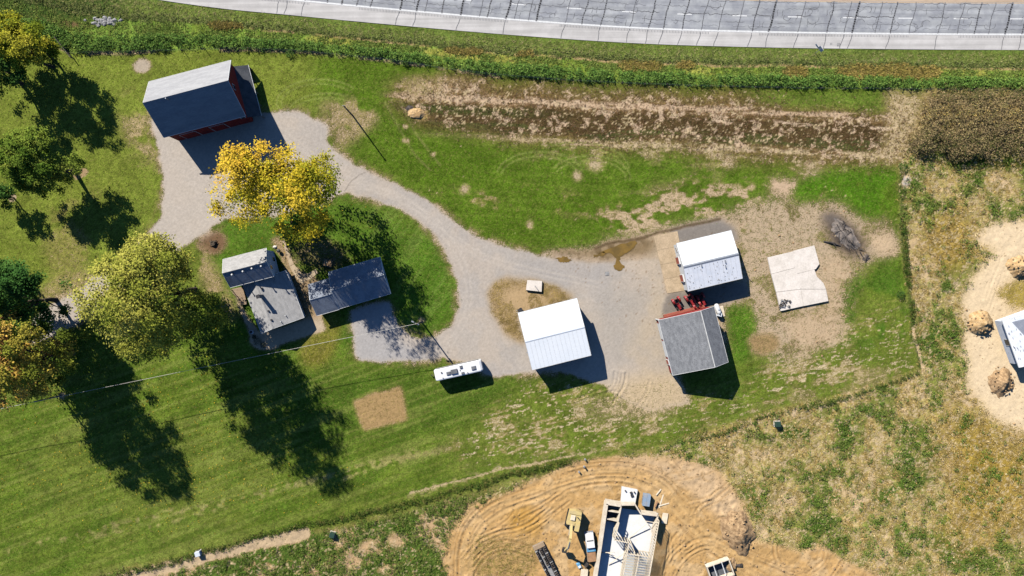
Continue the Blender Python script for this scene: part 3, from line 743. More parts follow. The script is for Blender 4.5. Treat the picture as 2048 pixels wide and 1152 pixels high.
# arc-length sampling along the road
def arcpts(off):
    p = shift(EDGE, off); d = [0]
    for a, b in zip(p[:-1], p[1:]): d.append(d[-1] + math.hypot(b[0] - a[0], b[1] - a[1]))
    return p, d
def on_arc(pd, s_):
    p, d = pd
    i = max(0, min(len(d) - 2, int(np.searchsorted(d, s_)) - 1)); f = (s_ - d[i]) / (d[i + 1] - d[i])
    return (p[i][0] + (p[i + 1][0] - p[i][0]) * f, p[i][1] + (p[i + 1][1] - p[i][1]) * f)
pd = arcpts(-31); s_total = pd[1][-1]
def s_of_x(pd, x): return float(np.interp(x, [p[0] for p in pd[0]], pd[1]))
s0 = s_of_x(pd, 1244)
me_d = None
for k in range(-14, 18):
    c = on_arc(pd, s0 + k * 110.5); e = on_arc(pd, s0 + k * 110.5 + 29)
    a, b = at(*c), at(*e); r = math.atan2(b.y - a.y, b.x - a.x)
    if me_d is None:
        me_d = MB().box(0, 0, 0, 3.2, .22, .003).mesh('lane_dash')
    o = link('lane_dash', me_d, M['road_paint'], hw); o.location = ((a.x + b.x) / 2, (a.y + b.y) / 2, .062); o.rotation_euler = (0, 0, r)
# rumble strip ticks beside the edge line
mb = MB(); pe = arcpts(5)
for sct in range(0, int(pe[1][-1]), 3):
    if (sct // 100) % 4 == 3: continue
    p = on_arc(pe, sct)
    if -60 < p[0] < 2110:
        q = at(*p); mb.box(q.x, q.y, .0545, .10, .5, .002)
tag(mb.build('rumble_strip', M['tar'], hw), kind='stuff')
# sealed cracks
R = random.Random(5)
def ribbon(mb, pts, w, z):
    P = [at(*p) for p in pts]
    for a, b in zip(P[:-1], P[1:]):
        d = (b - a); l = d.length
        if l < 1e-4: continue
        n = Vector((-d.y, d.x, 0)) / l * (w / 2) ; e = d / l * w * .3
        mb.add([(a - n - e) + Vector((0, 0, z)), (b - n + e) + Vector((0, 0, z)), (b + n + e) + Vector((0, 0, z)), (a + n - e) + Vector((0, 0, z))], [(0, 1, 2, 3)])
mb = MB(); sx = 0; cz = [0]
def crack(mb, f, n, w, z=.0685):
    pts = [f(k / n) for k in range(n + 1)]
    cz[0] = (cz[0] + 1) % 23
    ribbon(mb, pts, w, z + cz[0] * .0003)
PD = {o: arcpts(o) for o in range(-64, 32)}
def rp(s_, off): return on_arc(PD[int(max(-64, min(31, round(off))))], s_)
s = s_of_x(PD[0], 560)
send = s_of_x(PD[0], 2150)
while s < send:
    ph = R.uniform(0, 6); am = R.uniform(.2, 1.5); w = R.choice((.16, .26, .4))
    crack(mb, lambda t, s=s, ph=ph, am=am: rp(s + am * math.sin(ph + t * 7) + R.uniform(-.55, .55), -63 + 62 * t), 14, w)
    if R.random() < .45:
        crack(mb, lambda t, s=s, ph=ph: rp(s + 1.2 * math.sin(ph + t * 4) + R.uniform(-.4, .4), 3 + 27 * t), 6, .13)
    s += R.choice((16, 28, 34, 38, 46, 58, 30))
for off, w in ((-33, .15), (-47, .09), (-18, .08), (-60, .08), (-10, .06)):
    s = s_of_x(PD[0], 700)
    while s < send:
        L = R.uniform(30, 120)
        crack(mb, lambda t, s=s, L=L: rp(s + L * t, off + R.uniform(-1.6, 1.6)), int(L / 5) + 2, w * R.uniform(.7, 1.2))
        s += L + R.uniform(8, 90)
for _ in range(46):
    s = R.uniform(s_of_x(PD[0], 700), send); off = R.uniform(-60, -6); r = R.uniform(5, 12); a0 = R.uniform(0, 6)
    crack(mb, lambda t: rp(s + r * math.cos(a0 + t * 3.6), max(-62, min(-2, off + r * .8 * math.sin(a0 + t * 3.6) + R.uniform(-1, 1)))), 8, .09)
for _ in range(60):
    s = R.uniform(s_of_x(PD[0], 700), send); off = R.uniform(-58, -14)
    crack(mb, lambda t: rp(s + R.uniform(-1.5, 1.5), off + 12 * t), 4, .09)
tag(mb.build('crack_sealant', M['tar'], hw), kind='stuff')
mb = MB()
for x, y, w_, h_ in ((1662, 88, .5, .5), (1677, 89.5, .75, .8)):
    p = at(x, y); mb.box(p.x, p.y, .0545, w_, h_, .002)
mb.build('asphalt_patch', M['stone'], hw)

# ------------------------------------------------------------------ concrete slabs and paths of the yard
def px_poly(mb, pts, z0, z1):
    P = [at(*p) for p in pts]
    xy = [(p.x, p.y) for p in P]
    ar = sum(xy[i][0] * xy[(i + 1) % len(xy)][1] - xy[(i + 1) % len(xy)][0] * xy[i][1] for i in range(len(xy)))
    if ar < 0: xy.reverse()
    return mb.poly(xy, z0, z1)
M['walk'] = mat('tan_concrete_path', T(214, 192, 160), T(196, 172, 140), .8, .9, 0, .2)
apron = thing('concrete_apron', None, None, at(1340, 540)); apron['kind'] = 'structure'
base = at(1340, 540)
def local_slab(parent, org, pts, z0, z1, m, name='slab'):
    mb = MB(); px_poly(mb, pts, z0, z1)
    mb.v = [(x - org.x, y - org.y, z) for x, y, z in mb.v]
    return mb.build(name, m, parent)
def quadsplit(c, ni, nj, gap=.004):
    """c: 4 px corners TL TR BR BL -> grid of px quads"""
    out = []
    def L(a, b, t): return (a[0] + (b[0] - a[0]) * t, a[1] + (b[1] - a[1]) * t)
    for i in range(ni):
        for j in range(nj):
            u0, u1 = (i + gap) / ni, (i + 1 - gap) / ni
            v0, v1 = (j + gap) / nj, (j + 1 - gap) / nj
            out.append([L(L(c[0], c[1], u), L(c[3], c[2], u), v) for u, v in ((u0, v0), (u1, v0), (u1, v1), (u0, v1))])
    return out
for k, q in enumerate(quadsplit([(1307, 472), (1355, 462), (1378, 580), (1334, 587)], 1, 4, .006)):
    local_slab(apron, base, q, -.1, .075 + .006 * (k % 3), M['apron'])
# large old building slab with a stepped edge
pad = thing('concrete_slab', 'large pale concrete slab of a vanished building lying east of the metal shed', 'concrete slab', at(1600, 556))
base = at(1600, 556)
for k, q in enumerate(([(1534, 515), (1585, 503), (1590, 535), (1541, 548)], [(1585.3, 502), (1627, 491), (1637, 528), (1630, 538), (1590.3, 548)],
          [(1541.2, 548.5), (1590, 535.5), (1600, 578), (1551, 584)], [(1590.4, 548.5), (1627, 539), (1632, 553), (1645, 566), (1650, 578), (1600.4, 578)],
          [(1551.2, 584.6), (1600, 578.6), (1605, 612), (1560, 622)], [(1600.4, 578.6), (1650.2, 578.6), (1655, 602), (1605.4, 612)])):
    local_slab(pad, base, q, -.1, .42 + .004 * (k % 2), M['slab'] if 'slab' in M else M['concrete'])
wk = tag(thing('concrete_path', None, None, at(590, 520)), kind='structure')
base = at(590, 520)
for q in ([(563, 477), (568, 477), (576, 500), (571, 502)], [(571, 502.6), (576, 500.6), (588, 528), (579, 532)], [(579, 532.6), (588, 528.6), (604, 547), (610, 562), (604, 568), (590, 552)], [(604.6, 547), (616, 547), (632, 538), (636, 546), (622, 558), (610.6, 562)]):
    local_slab(wk, base, q, -.1, .05, M['walk'], 'slab')

# ------------------------------------------------------------------ puddles
M['mud_water'] = mat('muddy_water', T(150, 120, 62), T(122, 100, 58), .5, .12, 0, .5, 0, fine=.04)
for k, pts in enumerate(([(1196, 507), (1226, 494), (1262, 482), (1274, 486), (1262, 500), (1244, 512), (1240, 526), (1250, 534), (1236, 541), (1226, 534), (1232, 516), (1214, 506)],
                         [(1112, 516), (1130, 514), (1142, 520), (1136, 525), (1120, 524)], [(1186, 512), (1206, 504), (1212, 508), (1196, 514)])):
    mb = MB(); R = random.Random(k)
    sp = spline(pts + [pts[0]], 5)[:-1]
    sp = [(x + R.uniform(-2, 2), y + R.uniform(-1.6, 1.6)) for x, y in sp]
    px_poly(mb, sp, -.2, .05)
    tag(mb.build('puddle', M['mud_water']), kind='structure')

# ------------------------------------------------------------------ loose vegetation (nobody could count it)
M['leafy'] = None
def leaf_material(name, trans=.25, rough=.7):
    t = NT(name)
    c = t.attr('col', True)
    d = t.n.new('ShaderNodeBsdfDiffuse'); t.link(c, d.inputs[0])
    tr = t.n.new('ShaderNodeBsdfTranslucent'); t.link(c, tr.inputs[0])
    mx = t.n.new('ShaderNodeMixShader'); mx.inputs[0].default_value = trans
    t.link(d.outputs[0], mx.inputs[1]); t.link(tr.outputs[0], mx.inputs[2]); t.link(mx.outputs[0], t.out.inputs[0])
    return t.m
M['plant'] = leaf_material('plant_blades', .2); M['leaf'] = leaf_material('tree_leaves', .3)
RNG = np.random.RandomState(3)
def scatter(dens, n):
    """n points drawn with probability dens (grid)"""
    p = dens.reshape(-1).astype(np.float64); p = p / p.sum()
    c = np.searchsorted(np.cumsum(p), RNG.rand(n))
    c = np.clip(c, 0, NX * NY - 1)
    x = XX.reshape(-1)[c] + RNG.uniform(-GD / 2, GD / 2, n); y = YY.reshape(-1)[c] + RNG.uniform(-GD / 2, GD / 2, n)
    return x, y, hgt.reshape(-1)[c]
def tufts(name, dens, n, blades, h, w, spread, pal, lean=(0, 0), hv=.4):
    """blades: narrow triangles springing from each point"""
    x, y, z = scatter(dens, n)
    pal = np.array(pal, np.float32)
    ci = RNG.randint(0, len(pal), n)
    base = pal[ci] * RNG.uniform(.75, 1.25, (n, 1))
    hs = h * RNG.uniform(1 - hv, 1 + hv, n)
    N = n * blades
    X = np.repeat(x, blades) + RNG.normal(0, spread * .25, N); Y = np.repeat(y, blades) + RNG.normal(0, spread * .25, N); Z = np.repeat(z, blades) - .03
    HS = np.repeat(hs, blades) * RNG.uniform(.5, 1.1, N)
    a = RNG.uniform(0, 2 * np.pi, N); r = spread * RNG.uniform(.2, 1, N)
    b = a + np.pi / 2 + RNG.uniform(-.6, .6, N); ww = w * RNG.uniform(.6, 1.3, N)
    v = np.empty((N, 3, 3), np.float32)
    v[:, 0] = np.stack([X - np.cos(b) * ww, Y - np.sin(b) * ww, Z + HS * .1 * RNG.rand(N)], -1)
    v[:, 1] = np.stack([X + np.cos(b) * ww, Y + np.sin(b) * ww, Z + HS * .25 * RNG.rand(N)], -1)
    v[:, 2] = np.stack([X + np.cos(a) * r + lean[0], Y + np.sin(a) * r + lean[1], Z + HS], -1)
    col = np.repeat(base, blades, 0) * RNG.uniform(.8, 1.25, (N, 1))
    col = np.concatenate([col, np.ones((N, 1))], 1)
    col = np.repeat(col, 3, 0)
    me = np_mesh(name, v.reshape(-1, 3), np.arange(N * 3).reshape(-1, 3), {'col': col})
    return tag(link(name, me, M['plant']), kind='stuff')
def weeds(name, dens, n, leaves, h, rad, size, pal, hv=.4):
    """leafy clumps: little quads through a low dome"""
    x, y, z = scatter(dens, n)
    pal = np.array(pal, np.float32)
    base = pal[RNG.randint(0, len(pal), n)] * RNG.uniform(.75, 1.25, (n, 1))
    N = n * leaves
    hs = np.repeat(h * RNG.uniform(1 - hv, 1 + hv, n), leaves)
    rr = np.repeat(rad * RNG.uniform(.6, 1.3, n), leaves)
    a = RNG.uniform(0, 2 * np.pi, N); u = np.sqrt(RNG.rand(N))
    c = np.stack([np.repeat(x, leaves) + np.cos(a) * u * rr, np.repeat(y, leaves) + np.sin(a) * u * rr,
                  np.repeat(z, leaves) + hs * (1 - .6 * u * u) * RNG.uniform(.35, 1.05, N)], -1)
    return tag(leaf_quads(name, c, size, np.repeat(base, leaves, 0), M['plant'], up=.9), kind='stuff')
def leaf_quads(name, c, size, col, m, up=.6, out=None, parent=None):
    N = len(c)
    n = RNG.normal(0, 1, (N, 3)); n[:, 2] += up * 1.6
    if out is not None: n += out * .9
    n /= np.linalg.norm(n, axis=1, keepdims=True)
    t_ = np.cross(n, RNG.normal(0, 1, (N, 3))); t_ /= np.linalg.norm(t_, axis=1, keepdims=True) + 1e-9
    b = np.cross(n, t_)
    s_ = (size * RNG.uniform(.6, 1.35, N))[:, None]
    v = np.stack([c - t_ * s_ * .5, c - b * s_ * .34, c + t_ * s_ * .5, c + b * s_ * .34], 1).reshape(-1, 3)
    cc = col * RNG.uniform(.82, 1.2, (N, 1)); cc = np.concatenate([cc, np.ones((N, 1))], 1)
    me = np_mesh(name, v, np.arange(N * 4).reshape(-1, 4), {'col': np.repeat(cc, 4, 0)})
    return link(name, me, m, parent)
inframe = ((PX > -60) & (PX < 2110) & (PY > -60) & (PY < 1212)).astype(np.float32)
vg = verge * inframe
vb = vg * (.3 + sstep(.4, .6, mid))
weeds('roadside_bushes', vb * sstep(.70, .80, vt) * sstep(1.02, .97, vt), 5200, 16, 1.0, .55, .26, [T(138, 176, 84), T(122, 162, 74), T(158, 188, 92), T(108, 146, 70)])
weeds('roadside_weeds', vb * sstep(.48, .56, vt) * sstep(.84, .72, vt), 5200, 9, .2, .45, .22, [T(158, 180, 90), T(144, 172, 80), T(176, 186, 98), T(132, 160, 74)])
weeds('ditch_weeds', vg * sstep(.28, .36, vt) * sstep(.50, .44, vt), 1700, 10, .3, .5, .22, [T(142, 154, 88), T(126, 140, 80), T(160, 166, 102)])
tufts('ditch_grass', vg * sstep(.06, .16, vt) * sstep(.5, .42, vt), 5000, 6, .18, .08, .5, [T(150, 162, 86), T(134, 148, 78), T(168, 174, 102), T(188, 180, 120)])
gold = spot(1262, 128, 20, 9) + spot(1300, 130, 22, 9) + spot(1720, 142, 40, 13) + spot(1790, 140, 44, 14) + spot(1850, 145, 30, 10) + spot(1370, 132, 16, 7) + spot(940, 104, 24, 6) + spot(905, 100, 16, 5) + spot(1050, 107, 14, 5) + spot(450, 52, 30, 8) + spot(1590, 145, 24, 8)
tufts('golden_grass', gold * inframe, 3200, 8, .45, .08, .55, [T(236, 208, 124), T(224, 196, 110), T(196, 184, 94)])
md = np.clip(meadow - site * 1.2 - sand2 * 1.2 - thick, 0, 1) * inframe * (PY > 150)
md = md * (1 - sstep(15, 9, dist_line([(200, 1175), (400, 1117), (480, 1096), (610, 1070)])))
greenness = sstep(.48, .60, g1)
tufts('dry_grass', md * (1.0 - sstep(.55, .7, fm)) * (.25 + right) * (.25 + cover * .9) * (1 - .6 * greenness) * (.35 + hz) * sstep(.3, .5, g2 * .5 + hz * .5), 9000, 6, .32, .06, .5, [T(238, 208, 144), T(220, 186, 116), T(202, 172, 104), T(240, 216, 164), T(178, 156, 92)])
gw = md * (.05 + greenness * sstep(.42, .6, g2) + 1.2 * (1 - right) * (.08 + sstep(.42, .55, g2)) + .5 * sstep(.62, .72, fbm(XX, YY, 3, 68, 3)))
weeds('green_weeds', gw, 4200, 24, .6, .7, .22, [T(126, 156, 66), T(110, 142, 58), T(142, 164, 76), T(136, 150, 74)])
fl = sstep(7, 1, dist_line([(1806, 350), (1808, 440), (1816, 560), (1828, 650), (1840, 735)], PX + _w1 * 10, PY)) * sstep(.4, .55, mid) + sstep(6, 1, dist_line([(1842, 742), (1700, 792), (1540, 830), (1400, 880)], PX, PY + _w2 * 10)) * .6 + sstep(8, 1, dist_line([(240, 1150), (480, 1084), (620, 1050), (850, 1000), (1010, 950), (1150, 920)], PX, PY + _w2 * 12)) * .9
weeds('fence_line_weeds', fl, 1300, 14, .55, .5, .22, [T(104, 128, 58), T(88, 112, 48), T(136, 134, 72)])
th2 = region([(1850, 186), (2200, 180), (2200, 312), (1850, 306), (1818, 288), (1842, 232)], 40, 3) * (.25 + 1.2 * sstep(.35, .6, mid))
weeds('brush_thicket', th2 * inframe * sstep(182, 215, PY), 5200, 16, 3.0, .75, .24, [T(186, 164, 118), T(174, 152, 108), T(196, 174, 124), T(160, 152, 96), T(178, 152, 112)], .4)
tufts('thicket_stalks', th2 * inframe, 900, 7, 2.4, .06, 1.0, [T(206, 182, 140), T(186, 160, 116), T(222, 196, 146)], (0, .2), .3)
weeds('golden_thicket', th2 * inframe * sstep(.46, .6, fbm(XX / 3, YY, 4, 44, 3)) * sstep(205, 228, PY) * sstep(275, 250, PY), 1300, 14, 2.3, .6, .24, [T(236, 206, 128), T(226, 192, 112)], .4)
weeds('thicket_greens', th2 * inframe * (sstep(262, 285, PY) + sstep(215, 192, PY)), 1300, 16, 2.6, .7, .22, [T(112, 124, 66), T(98, 110, 60), T(150, 140, 84)])
tufts('crop_residue', strip * inframe * (1.15 - cover * .4), 6500, 5, .22, .05, .30, [T(146, 118, 84), T(122, 98, 72), T(196, 166, 130), T(112, 110, 66), T(150, 110, 82)])
tufts('lawn_tufts', inframe * np.clip(1 - verge - strip - meadow - site - drive - yard - isl - garden - bed, 0, 1) * sstep(.35, .6, small) * (PY > 60), 22000, 5, .14, .05, .2, [T(110, 140, 52), T(96, 128, 44), T(140, 152, 72)])
clod = (site * .6 + sstep(.4, .6, mid) * sand2 * .3 + yard * sstep(1480, 1520, PX) * .2) * inframe
x, y, z = scatter(clod, 2600)
vs = []; fs = []
r = RNG.uniform(.05, .16, len(x)) * (1 + 1.2 * (RNG.rand(len(x)) > .93))
oct_v = np.array([(1, 0, 0), (0, 1, 0), (-1, 0, 0), (0, -1, 0), (0, 0, 1.0)])
v = oct_v[None] * r[:, None, None] * RNG.uniform(.7, 1.2, (len(x), 5, 1)) + np.stack([x, y, z], -1)[:, None]
f = (np.array([(0, 1, 4), (1, 2, 4), (2, 3, 4), (3, 0, 4)])[None] + (np.arange(len(x)) * 5)[:, None, None]).reshape(-1, 3)
tag(link('soil_clods', np_mesh('soil_clods', v.reshape(-1, 3), f), M['mound_clod']), kind='stuff')
# yellow leaves fallen on the lower lawn
lf = (spot(330, 830, 260, 190, .3) + spot(200, 980, 260, 90) * .6 + spot(560, 960, 200, 60) * .5 + spot(560, 420, 160, 90) * .5) * (1 - drive) * (PY > 300)
x, y, z = scatter(lf, 900)
tag(leaf_quads('fallen_leaves', np.stack([x, y, z + .06], -1), .26, np.tile(np.array([T(226, 196, 70)]), (900, 1)), M['plant'], up=3), kind='stuff')

# ------------------------------------------------------------------ trees
def tree(name, label, base, centre, zc, rad, pal, nl, group=None, seed=0, leaf=.42, lobes=11, nclump=150, sparse=0.0, trunk_r=.4, stems=1, turn=(0, 0, 0)):
    """base, centre: ground photo pixels; rad: (rx, ry, rz) of the crown"""
    R = np.random.RandomState(seed); RR = random.Random(seed)
    b = atg(*base); c0 = at(*centre)
    t = thing(name, label, 'tree', b, 0, group)
    C = np.array([c0.x - b.x, c0.y - b.y, zc])
    rad = np.array(rad, float)
    # big lobes give the uneven outline
    d = R.normal(0, 1, (lobes, 3)); d /= np.linalg.norm(d, axis=1, keepdims=True)
    d[:, :2] /= np.linalg.norm(d[:, :2], axis=1, keepdims=True) + 1e-6
    zz = np.linspace(-.86, .92, lobes)[R.permutation(lobes)] + R.uniform(-.1, .1, lobes)
    rr_ = np.sqrt(np.clip(1.08 - np.where(zz < 0, .55, 1.0) * zz * zz, .05, 1))
    lc = np.stack([d[:, 0] * rr_ * .68, d[:, 1] * rr_ * .68, zz * .80], 1) * R.uniform(.8, 1.08, (lobes, 1)); lr = R.uniform(.27, .46, lobes)
    lc = np.vstack([lc, [[0, 0, .1]]]); lr = np.append(lr, .55)
    li = R.choice(lobes + 1, nclump, p=(lr ** 2) / (lr ** 2).sum())
    e = R.normal(0, 1, (nclump, 3)); e /= np.linalg.norm(e, axis=1, keepdims=True)
    e[:, 2] = np.abs(e[:, 2]) * np.where(R.rand(nclump) < .3, -1, 1)
    cl = lc[li] + e * (lr[li] * R.uniform(.72, 1.05, nclump))[:, None]
    pal = np.array(pal, np.float32)
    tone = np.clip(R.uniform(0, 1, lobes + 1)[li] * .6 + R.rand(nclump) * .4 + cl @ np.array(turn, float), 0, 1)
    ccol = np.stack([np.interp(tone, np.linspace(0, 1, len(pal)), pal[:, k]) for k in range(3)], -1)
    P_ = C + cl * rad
    per = np.maximum(4, (nl / nclump * R.uniform(.5, 1.5, nclump)).astype(int))
    ii = np.repeat(np.arange(nclump), per)
    sg = .045 * rad.mean() + .22
    off = R.normal(0, 1, (len(ii), 3)) * np.array([sg, sg, sg * .6])
    pts = P_[ii] + off
    pts[:, 2] = np.maximum(pts[:, 2], .6)
    outd = (pts - C) / rad; outd /= np.linalg.norm(outd, axis=1, keepdims=True) + 1e-6
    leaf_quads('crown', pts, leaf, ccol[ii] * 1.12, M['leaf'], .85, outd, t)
    # trunk and limbs
    mb = MB(); top = Vector(C) * .82
    for st in range(stems):
        o = Vector((RR.uniform(-1, 1), RR.uniform(-1, 1), 0)) * (0 if stems == 1 else 1.2)
        fork = Vector((C[0] * .45, C[1] * .45, max(zc - rad[2] * .75, zc * .28))) + o * 1.4
        m1 = o + (fork - o) * .5 + Vector((RR.uniform(-.3, .3), RR.uniform(-.3, .3), 0))
        mb.tube([o + Vector((0, 0, -.3)), o + Vector((0, 0, .3)), m1, fork, fork + (Vector(C) - fork) * .6 + Vector((RR.uniform(-1, 1), RR.uniform(-1, 1), 0))],
                [trunk_r * 1.5, trunk_r * 1.1, trunk_r * .9, trunk_r * .7, trunk_r * .25], 8)
        o_l = MB()
        for k in range(9 // stems + 2):
            tgt = Vector(P_[RR.randrange(nclump)])
            s0_ = fork + (Vector(C) - fork) * RR.uniform(0, .45)
            md_ = s0_ + (tgt - s0_) * .5 + Vector((RR.uniform(-.8, .8), RR.uniform(-.8, .8), RR.uniform(-.4, .6)))
            mb.tube([s0_, md_, tgt], [trunk_r * .42, trunk_r * .26, trunk_r * .06], 6)
    mb.build('trunk', M['bark'], t)
    return t
YEL = [T(128, 150, 50), T(196, 192, 58), T(240, 212, 62), T(255, 222, 76), T(252, 206, 74)]
OLV = [T(138, 150, 56), T(174, 178, 74), T(202, 198, 92), T(218, 210, 110)]
GRN = [T(96, 128, 48), T(122, 150, 58), T(150, 170, 70), T(182, 184, 82)]
DGR = [T(70, 112, 56), T(86, 130, 62), T(106, 144, 68), T(128, 160, 80)]
ORG = [T(122, 138, 54), T(164, 166, 66), T(224, 198, 88), T(250, 196, 104), T(255, 174, 110)]
YGR = [T(112, 134, 48), T(150, 164, 54), T(196, 192, 60), T(216, 206, 80)]
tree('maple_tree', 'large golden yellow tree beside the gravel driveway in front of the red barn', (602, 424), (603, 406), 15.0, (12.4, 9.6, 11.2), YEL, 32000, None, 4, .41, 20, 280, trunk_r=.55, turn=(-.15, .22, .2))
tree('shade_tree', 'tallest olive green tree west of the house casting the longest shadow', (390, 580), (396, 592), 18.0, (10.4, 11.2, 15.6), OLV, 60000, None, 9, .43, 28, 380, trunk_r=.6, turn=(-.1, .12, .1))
tree('oak_tree', 'green tree with yellowing top and exposed leaning trunk west of the gravel driveway', (151, 345), (133, 341), 9.2, (8.0, 6.6, 5.0), GRN, 22000, None, 12, .38, 13, 140, trunk_r=.45)
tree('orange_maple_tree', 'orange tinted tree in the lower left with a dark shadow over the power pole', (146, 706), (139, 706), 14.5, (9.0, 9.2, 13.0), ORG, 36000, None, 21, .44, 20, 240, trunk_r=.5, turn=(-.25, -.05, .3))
tree('dark_green_tree', 'dark green tree above the orange tinted tree at the end of the lane', (112, 600), (112, 598), 11.5, (8.4, 8.0, 10.5), DGR, 30000, None, 31, .43, 18, 200, trunk_r=.5)
tree('yellow_tree', 'yellow topped tree in the upper left corner above its dark shadow', (104, 124), (97, 114), 8.8, (6.8, 5.8, 6.2), YGR, 18000, None, 42, .38, 12, 130, trunk_r=.3, stems=2)
tree('corner_tree', 'dark green tree at the left edge below the yellow topped tree', (34, 158), (34, 156), 8.6, (7.0, 6.8, 6.6), DGR, 18000, None, 52, .38, 12, 130, trunk_r=.35, stems=2)
tree('young_tree', 'small green tree at the left edge beside a round bare patch', (28, 396), (30, 396), 4.4, (2.8, 3.0, 3.2), DGR, 3600, None, 61, .36, 8, 56, trunk_r=.16)
tree('left_edge_tree', 'bushy green tree at the far left edge between lawn and lane', (-16, 500), (-18, 500), 6.5, (4.2, 4.0, 4.4), GRN, 5500, None, 71, .4, 9, 70, trunk_r=.25)
# ------------------------------------------------------------------ buildings
def frame4(c, zs):
    """four roof-corner pixels [x- y+, x+ y+, x+ y-, x- y-] at heights (zy+, zy-) -> centre, angle, L, W"""
    P = [at(*c[0], zs[0]), at(*c[1], zs[0]), at(*c[2], zs[1]), at(*c[3], zs[1])]
    P = [Vector((p.x, p.y, 0)) for p in P]
    u = ((P[1] - P[0]) + (P[2] - P[3]))
    ang = math.atan2(u.y, u.x)
    ctr = (P[0] + P[1] + P[2] + P[3]) / 4
    ux = Vector((math.cos(ang), math.sin(ang), 0)); uy = Vector((-ux.y, ux.x, 0))
    L = ((P[1] - P[0]).dot(ux) + (P[2] - P[3]).dot(ux)) / 2
    W = ((P[0] - P[3]).dot(uy) + (P[1] - P[2]).dot(uy)) / 2
    return ctr, ang, L, W
def gable(t, L, W, zp, zm, zr, yr, roof_p, roof_m, wallm, trimm, over=.4, ribs=0, cap=None, overx=None, base=0.0, th=.12, x0=None, x1=None, capw=.25, rake=True, z0=0.0):
    """roof parts and walls of a gabled building; local x runs along the ridge"""
    a, b = (-L / 2 if x0 is None else x0), (L / 2 if x1 is None else x1)
    ox = over if overx is None else overx
    yp, ym = W / 2, -W / 2
    for sgn, ye, ze, m in ((1, yp, zp, roof_p), (-1, ym, zm, roof_m)):
        mb = MB()
        prof = [(ye, ze), (yr, zr), (yr, zr - th), (ye, ze - th)]
        if sgn < 0: prof = prof[::-1]
        mb.prism(prof, a, b)
        if ribs:
            n = int((b - a) / ribs)
            for k in range(1, n):
                x = a + (b - a) * k / n
                mb.bar((x, ye, ze + .006), (x, yr + sgn * .1, zr + .006), .05, .03)
        o = mb.build('roof_slope', m, t)
        # fascia board and rake trim
        mb = MB()
        mb.box((a + b) / 2, ye + sgn * .03, ze - .2, b - a + .05, .06, .22)
        if rake:
            for x in (a - .035, b + .035):
                mb.add([(x - .03, ye, ze - .22), (x + .03, ye, ze - .22), (x + .03, yr, zr - .22), (x - .03, yr, zr - .22),
                        (x - .03, ye, ze + .03), (x + .03, ye, ze + .03), (x + .03, yr, zr + .03), (x - .03, yr, zr + .03)],
                       [(3, 2, 1, 0), (4, 5, 6, 7), (0, 1, 5, 4), (1, 2, 6, 5), (2, 3, 7, 6), (3, 0, 4, 7)])
        mb.build('fascia', trimm, t)
    if cap:
        mb = MB()
        mb.add([(a - .02, yr - capw, zr - capw * (zr - zm) / (yr - ym) + .04), (b + .02, yr - capw, zr - capw * (zr - zm) / (yr - ym) + .04),
                (b + .02, yr, zr + .06), (a - .02, yr, zr + .06),
                (b + .02, yr + capw, zr - capw * (zr - zp) / (yp - yr) + .04), (a - .02, yr + capw, zr - capw * (zr - zp) / (yp - yr) + .04)],
               [(0, 1, 2, 3), (3, 2, 4, 5)])
        mb.build('ridge_cap', cap, t)
    # walls
    iy0, iy1 = ym + over, yp - over
    zi0 = zm + (zr - zm) * over / (yr - ym) - th - .01; zi1 = zp + (zr - zp) * over / (yp - yr) - th - .01
    mb = MB()
    mb.prism([(iy0, z0), (iy1, z0), (iy1, zi1), (yr, zr - th - .015), (iy0, zi0)], a + ox, b - ox)
    mb.build('wall', wallm, t)
    return a + ox, b - ox, iy0, iy1
def opening(t, name, x, y, z, w, h, axis, m, frame=None, th=.06):
    """door or window standing proud of a wall; axis: 'x' = wall faces along x"""
    sx, sy = (th, w) if axis == 'x' else (w, th)
    o = MB().box(x, y, z, sx, sy, h).build(name, m, t)
    if frame:
        mb = MB(); e = .09; s2 = th + .03
        for d in (-1, 1):
            if axis == 'x': mb.box(x, y + d * (w / 2 + e / 2), z, s2, e, h + e)
            else: mb.box(x + d * (w / 2 + e / 2), y, z, e, s2, h + e)
        if axis == 'x': mb.box(x, y, z + h, s2, w, e)
        else: mb.box(x, y, z + h, w, s2, e)
        mb.build('frame', frame, o)
    return o

# ---- red barn with a light north roof
c, ang, L, W = frame4([(297.3, 164), (460.3, 120.3), (491.9, 232), (327.8, 274.2)], (6.0, 6.0))
t = thing('barn', 'red barn with pale grey north roof and shaded navy south roof at upper left', 'barn', c, ang)
wx0, wx1, wy0, wy1 = gable(t, L, W, 6.0, 6.0, 11.2, 0, M['barn_shingle'], M['barn_shingle'], M['red_wall'], M['white_paint'], .45, cap=M['barn_shingle'])
opening(t, 'barn_door', -4.9, wy0 - .03, 0, 3.4, 3.6, 'y', M['red_wall'], M['white_paint'])
opening(t, 'barn_door', 1.6, wy0 - .03, 0, 3.2, 3.6, 'y', M['red_wall'], M['white_paint'])
opening(t, 'window', 7.8, wy0 - .03, 3.6, .9, .9, 'y', M['glass'], M['white_paint'])
opening(t, 'window', wx1 + .03, 0, 6.5, 1.0, 1.1, 'x', M['glass'], M['white_paint'])
opening(t, 'window', wx0 - .03, 0, 6.5, 1.0, 1.1, 'x', M['glass'], M['white_paint'])
mb = MB()
for k in range(34):
    x = wx0 + .3 + k * (wx1 - wx0 - .6) / 33
    mb.box(x, wy0 - .012, .1, .05, .025, 5.6)
mb.build('batten', M['red_wall'], t)
MB().tube([(-4.0, -.5, 10.6), (-4.0, -.5, 11.9)], .12).build('roof_vent', M['steel'], t)
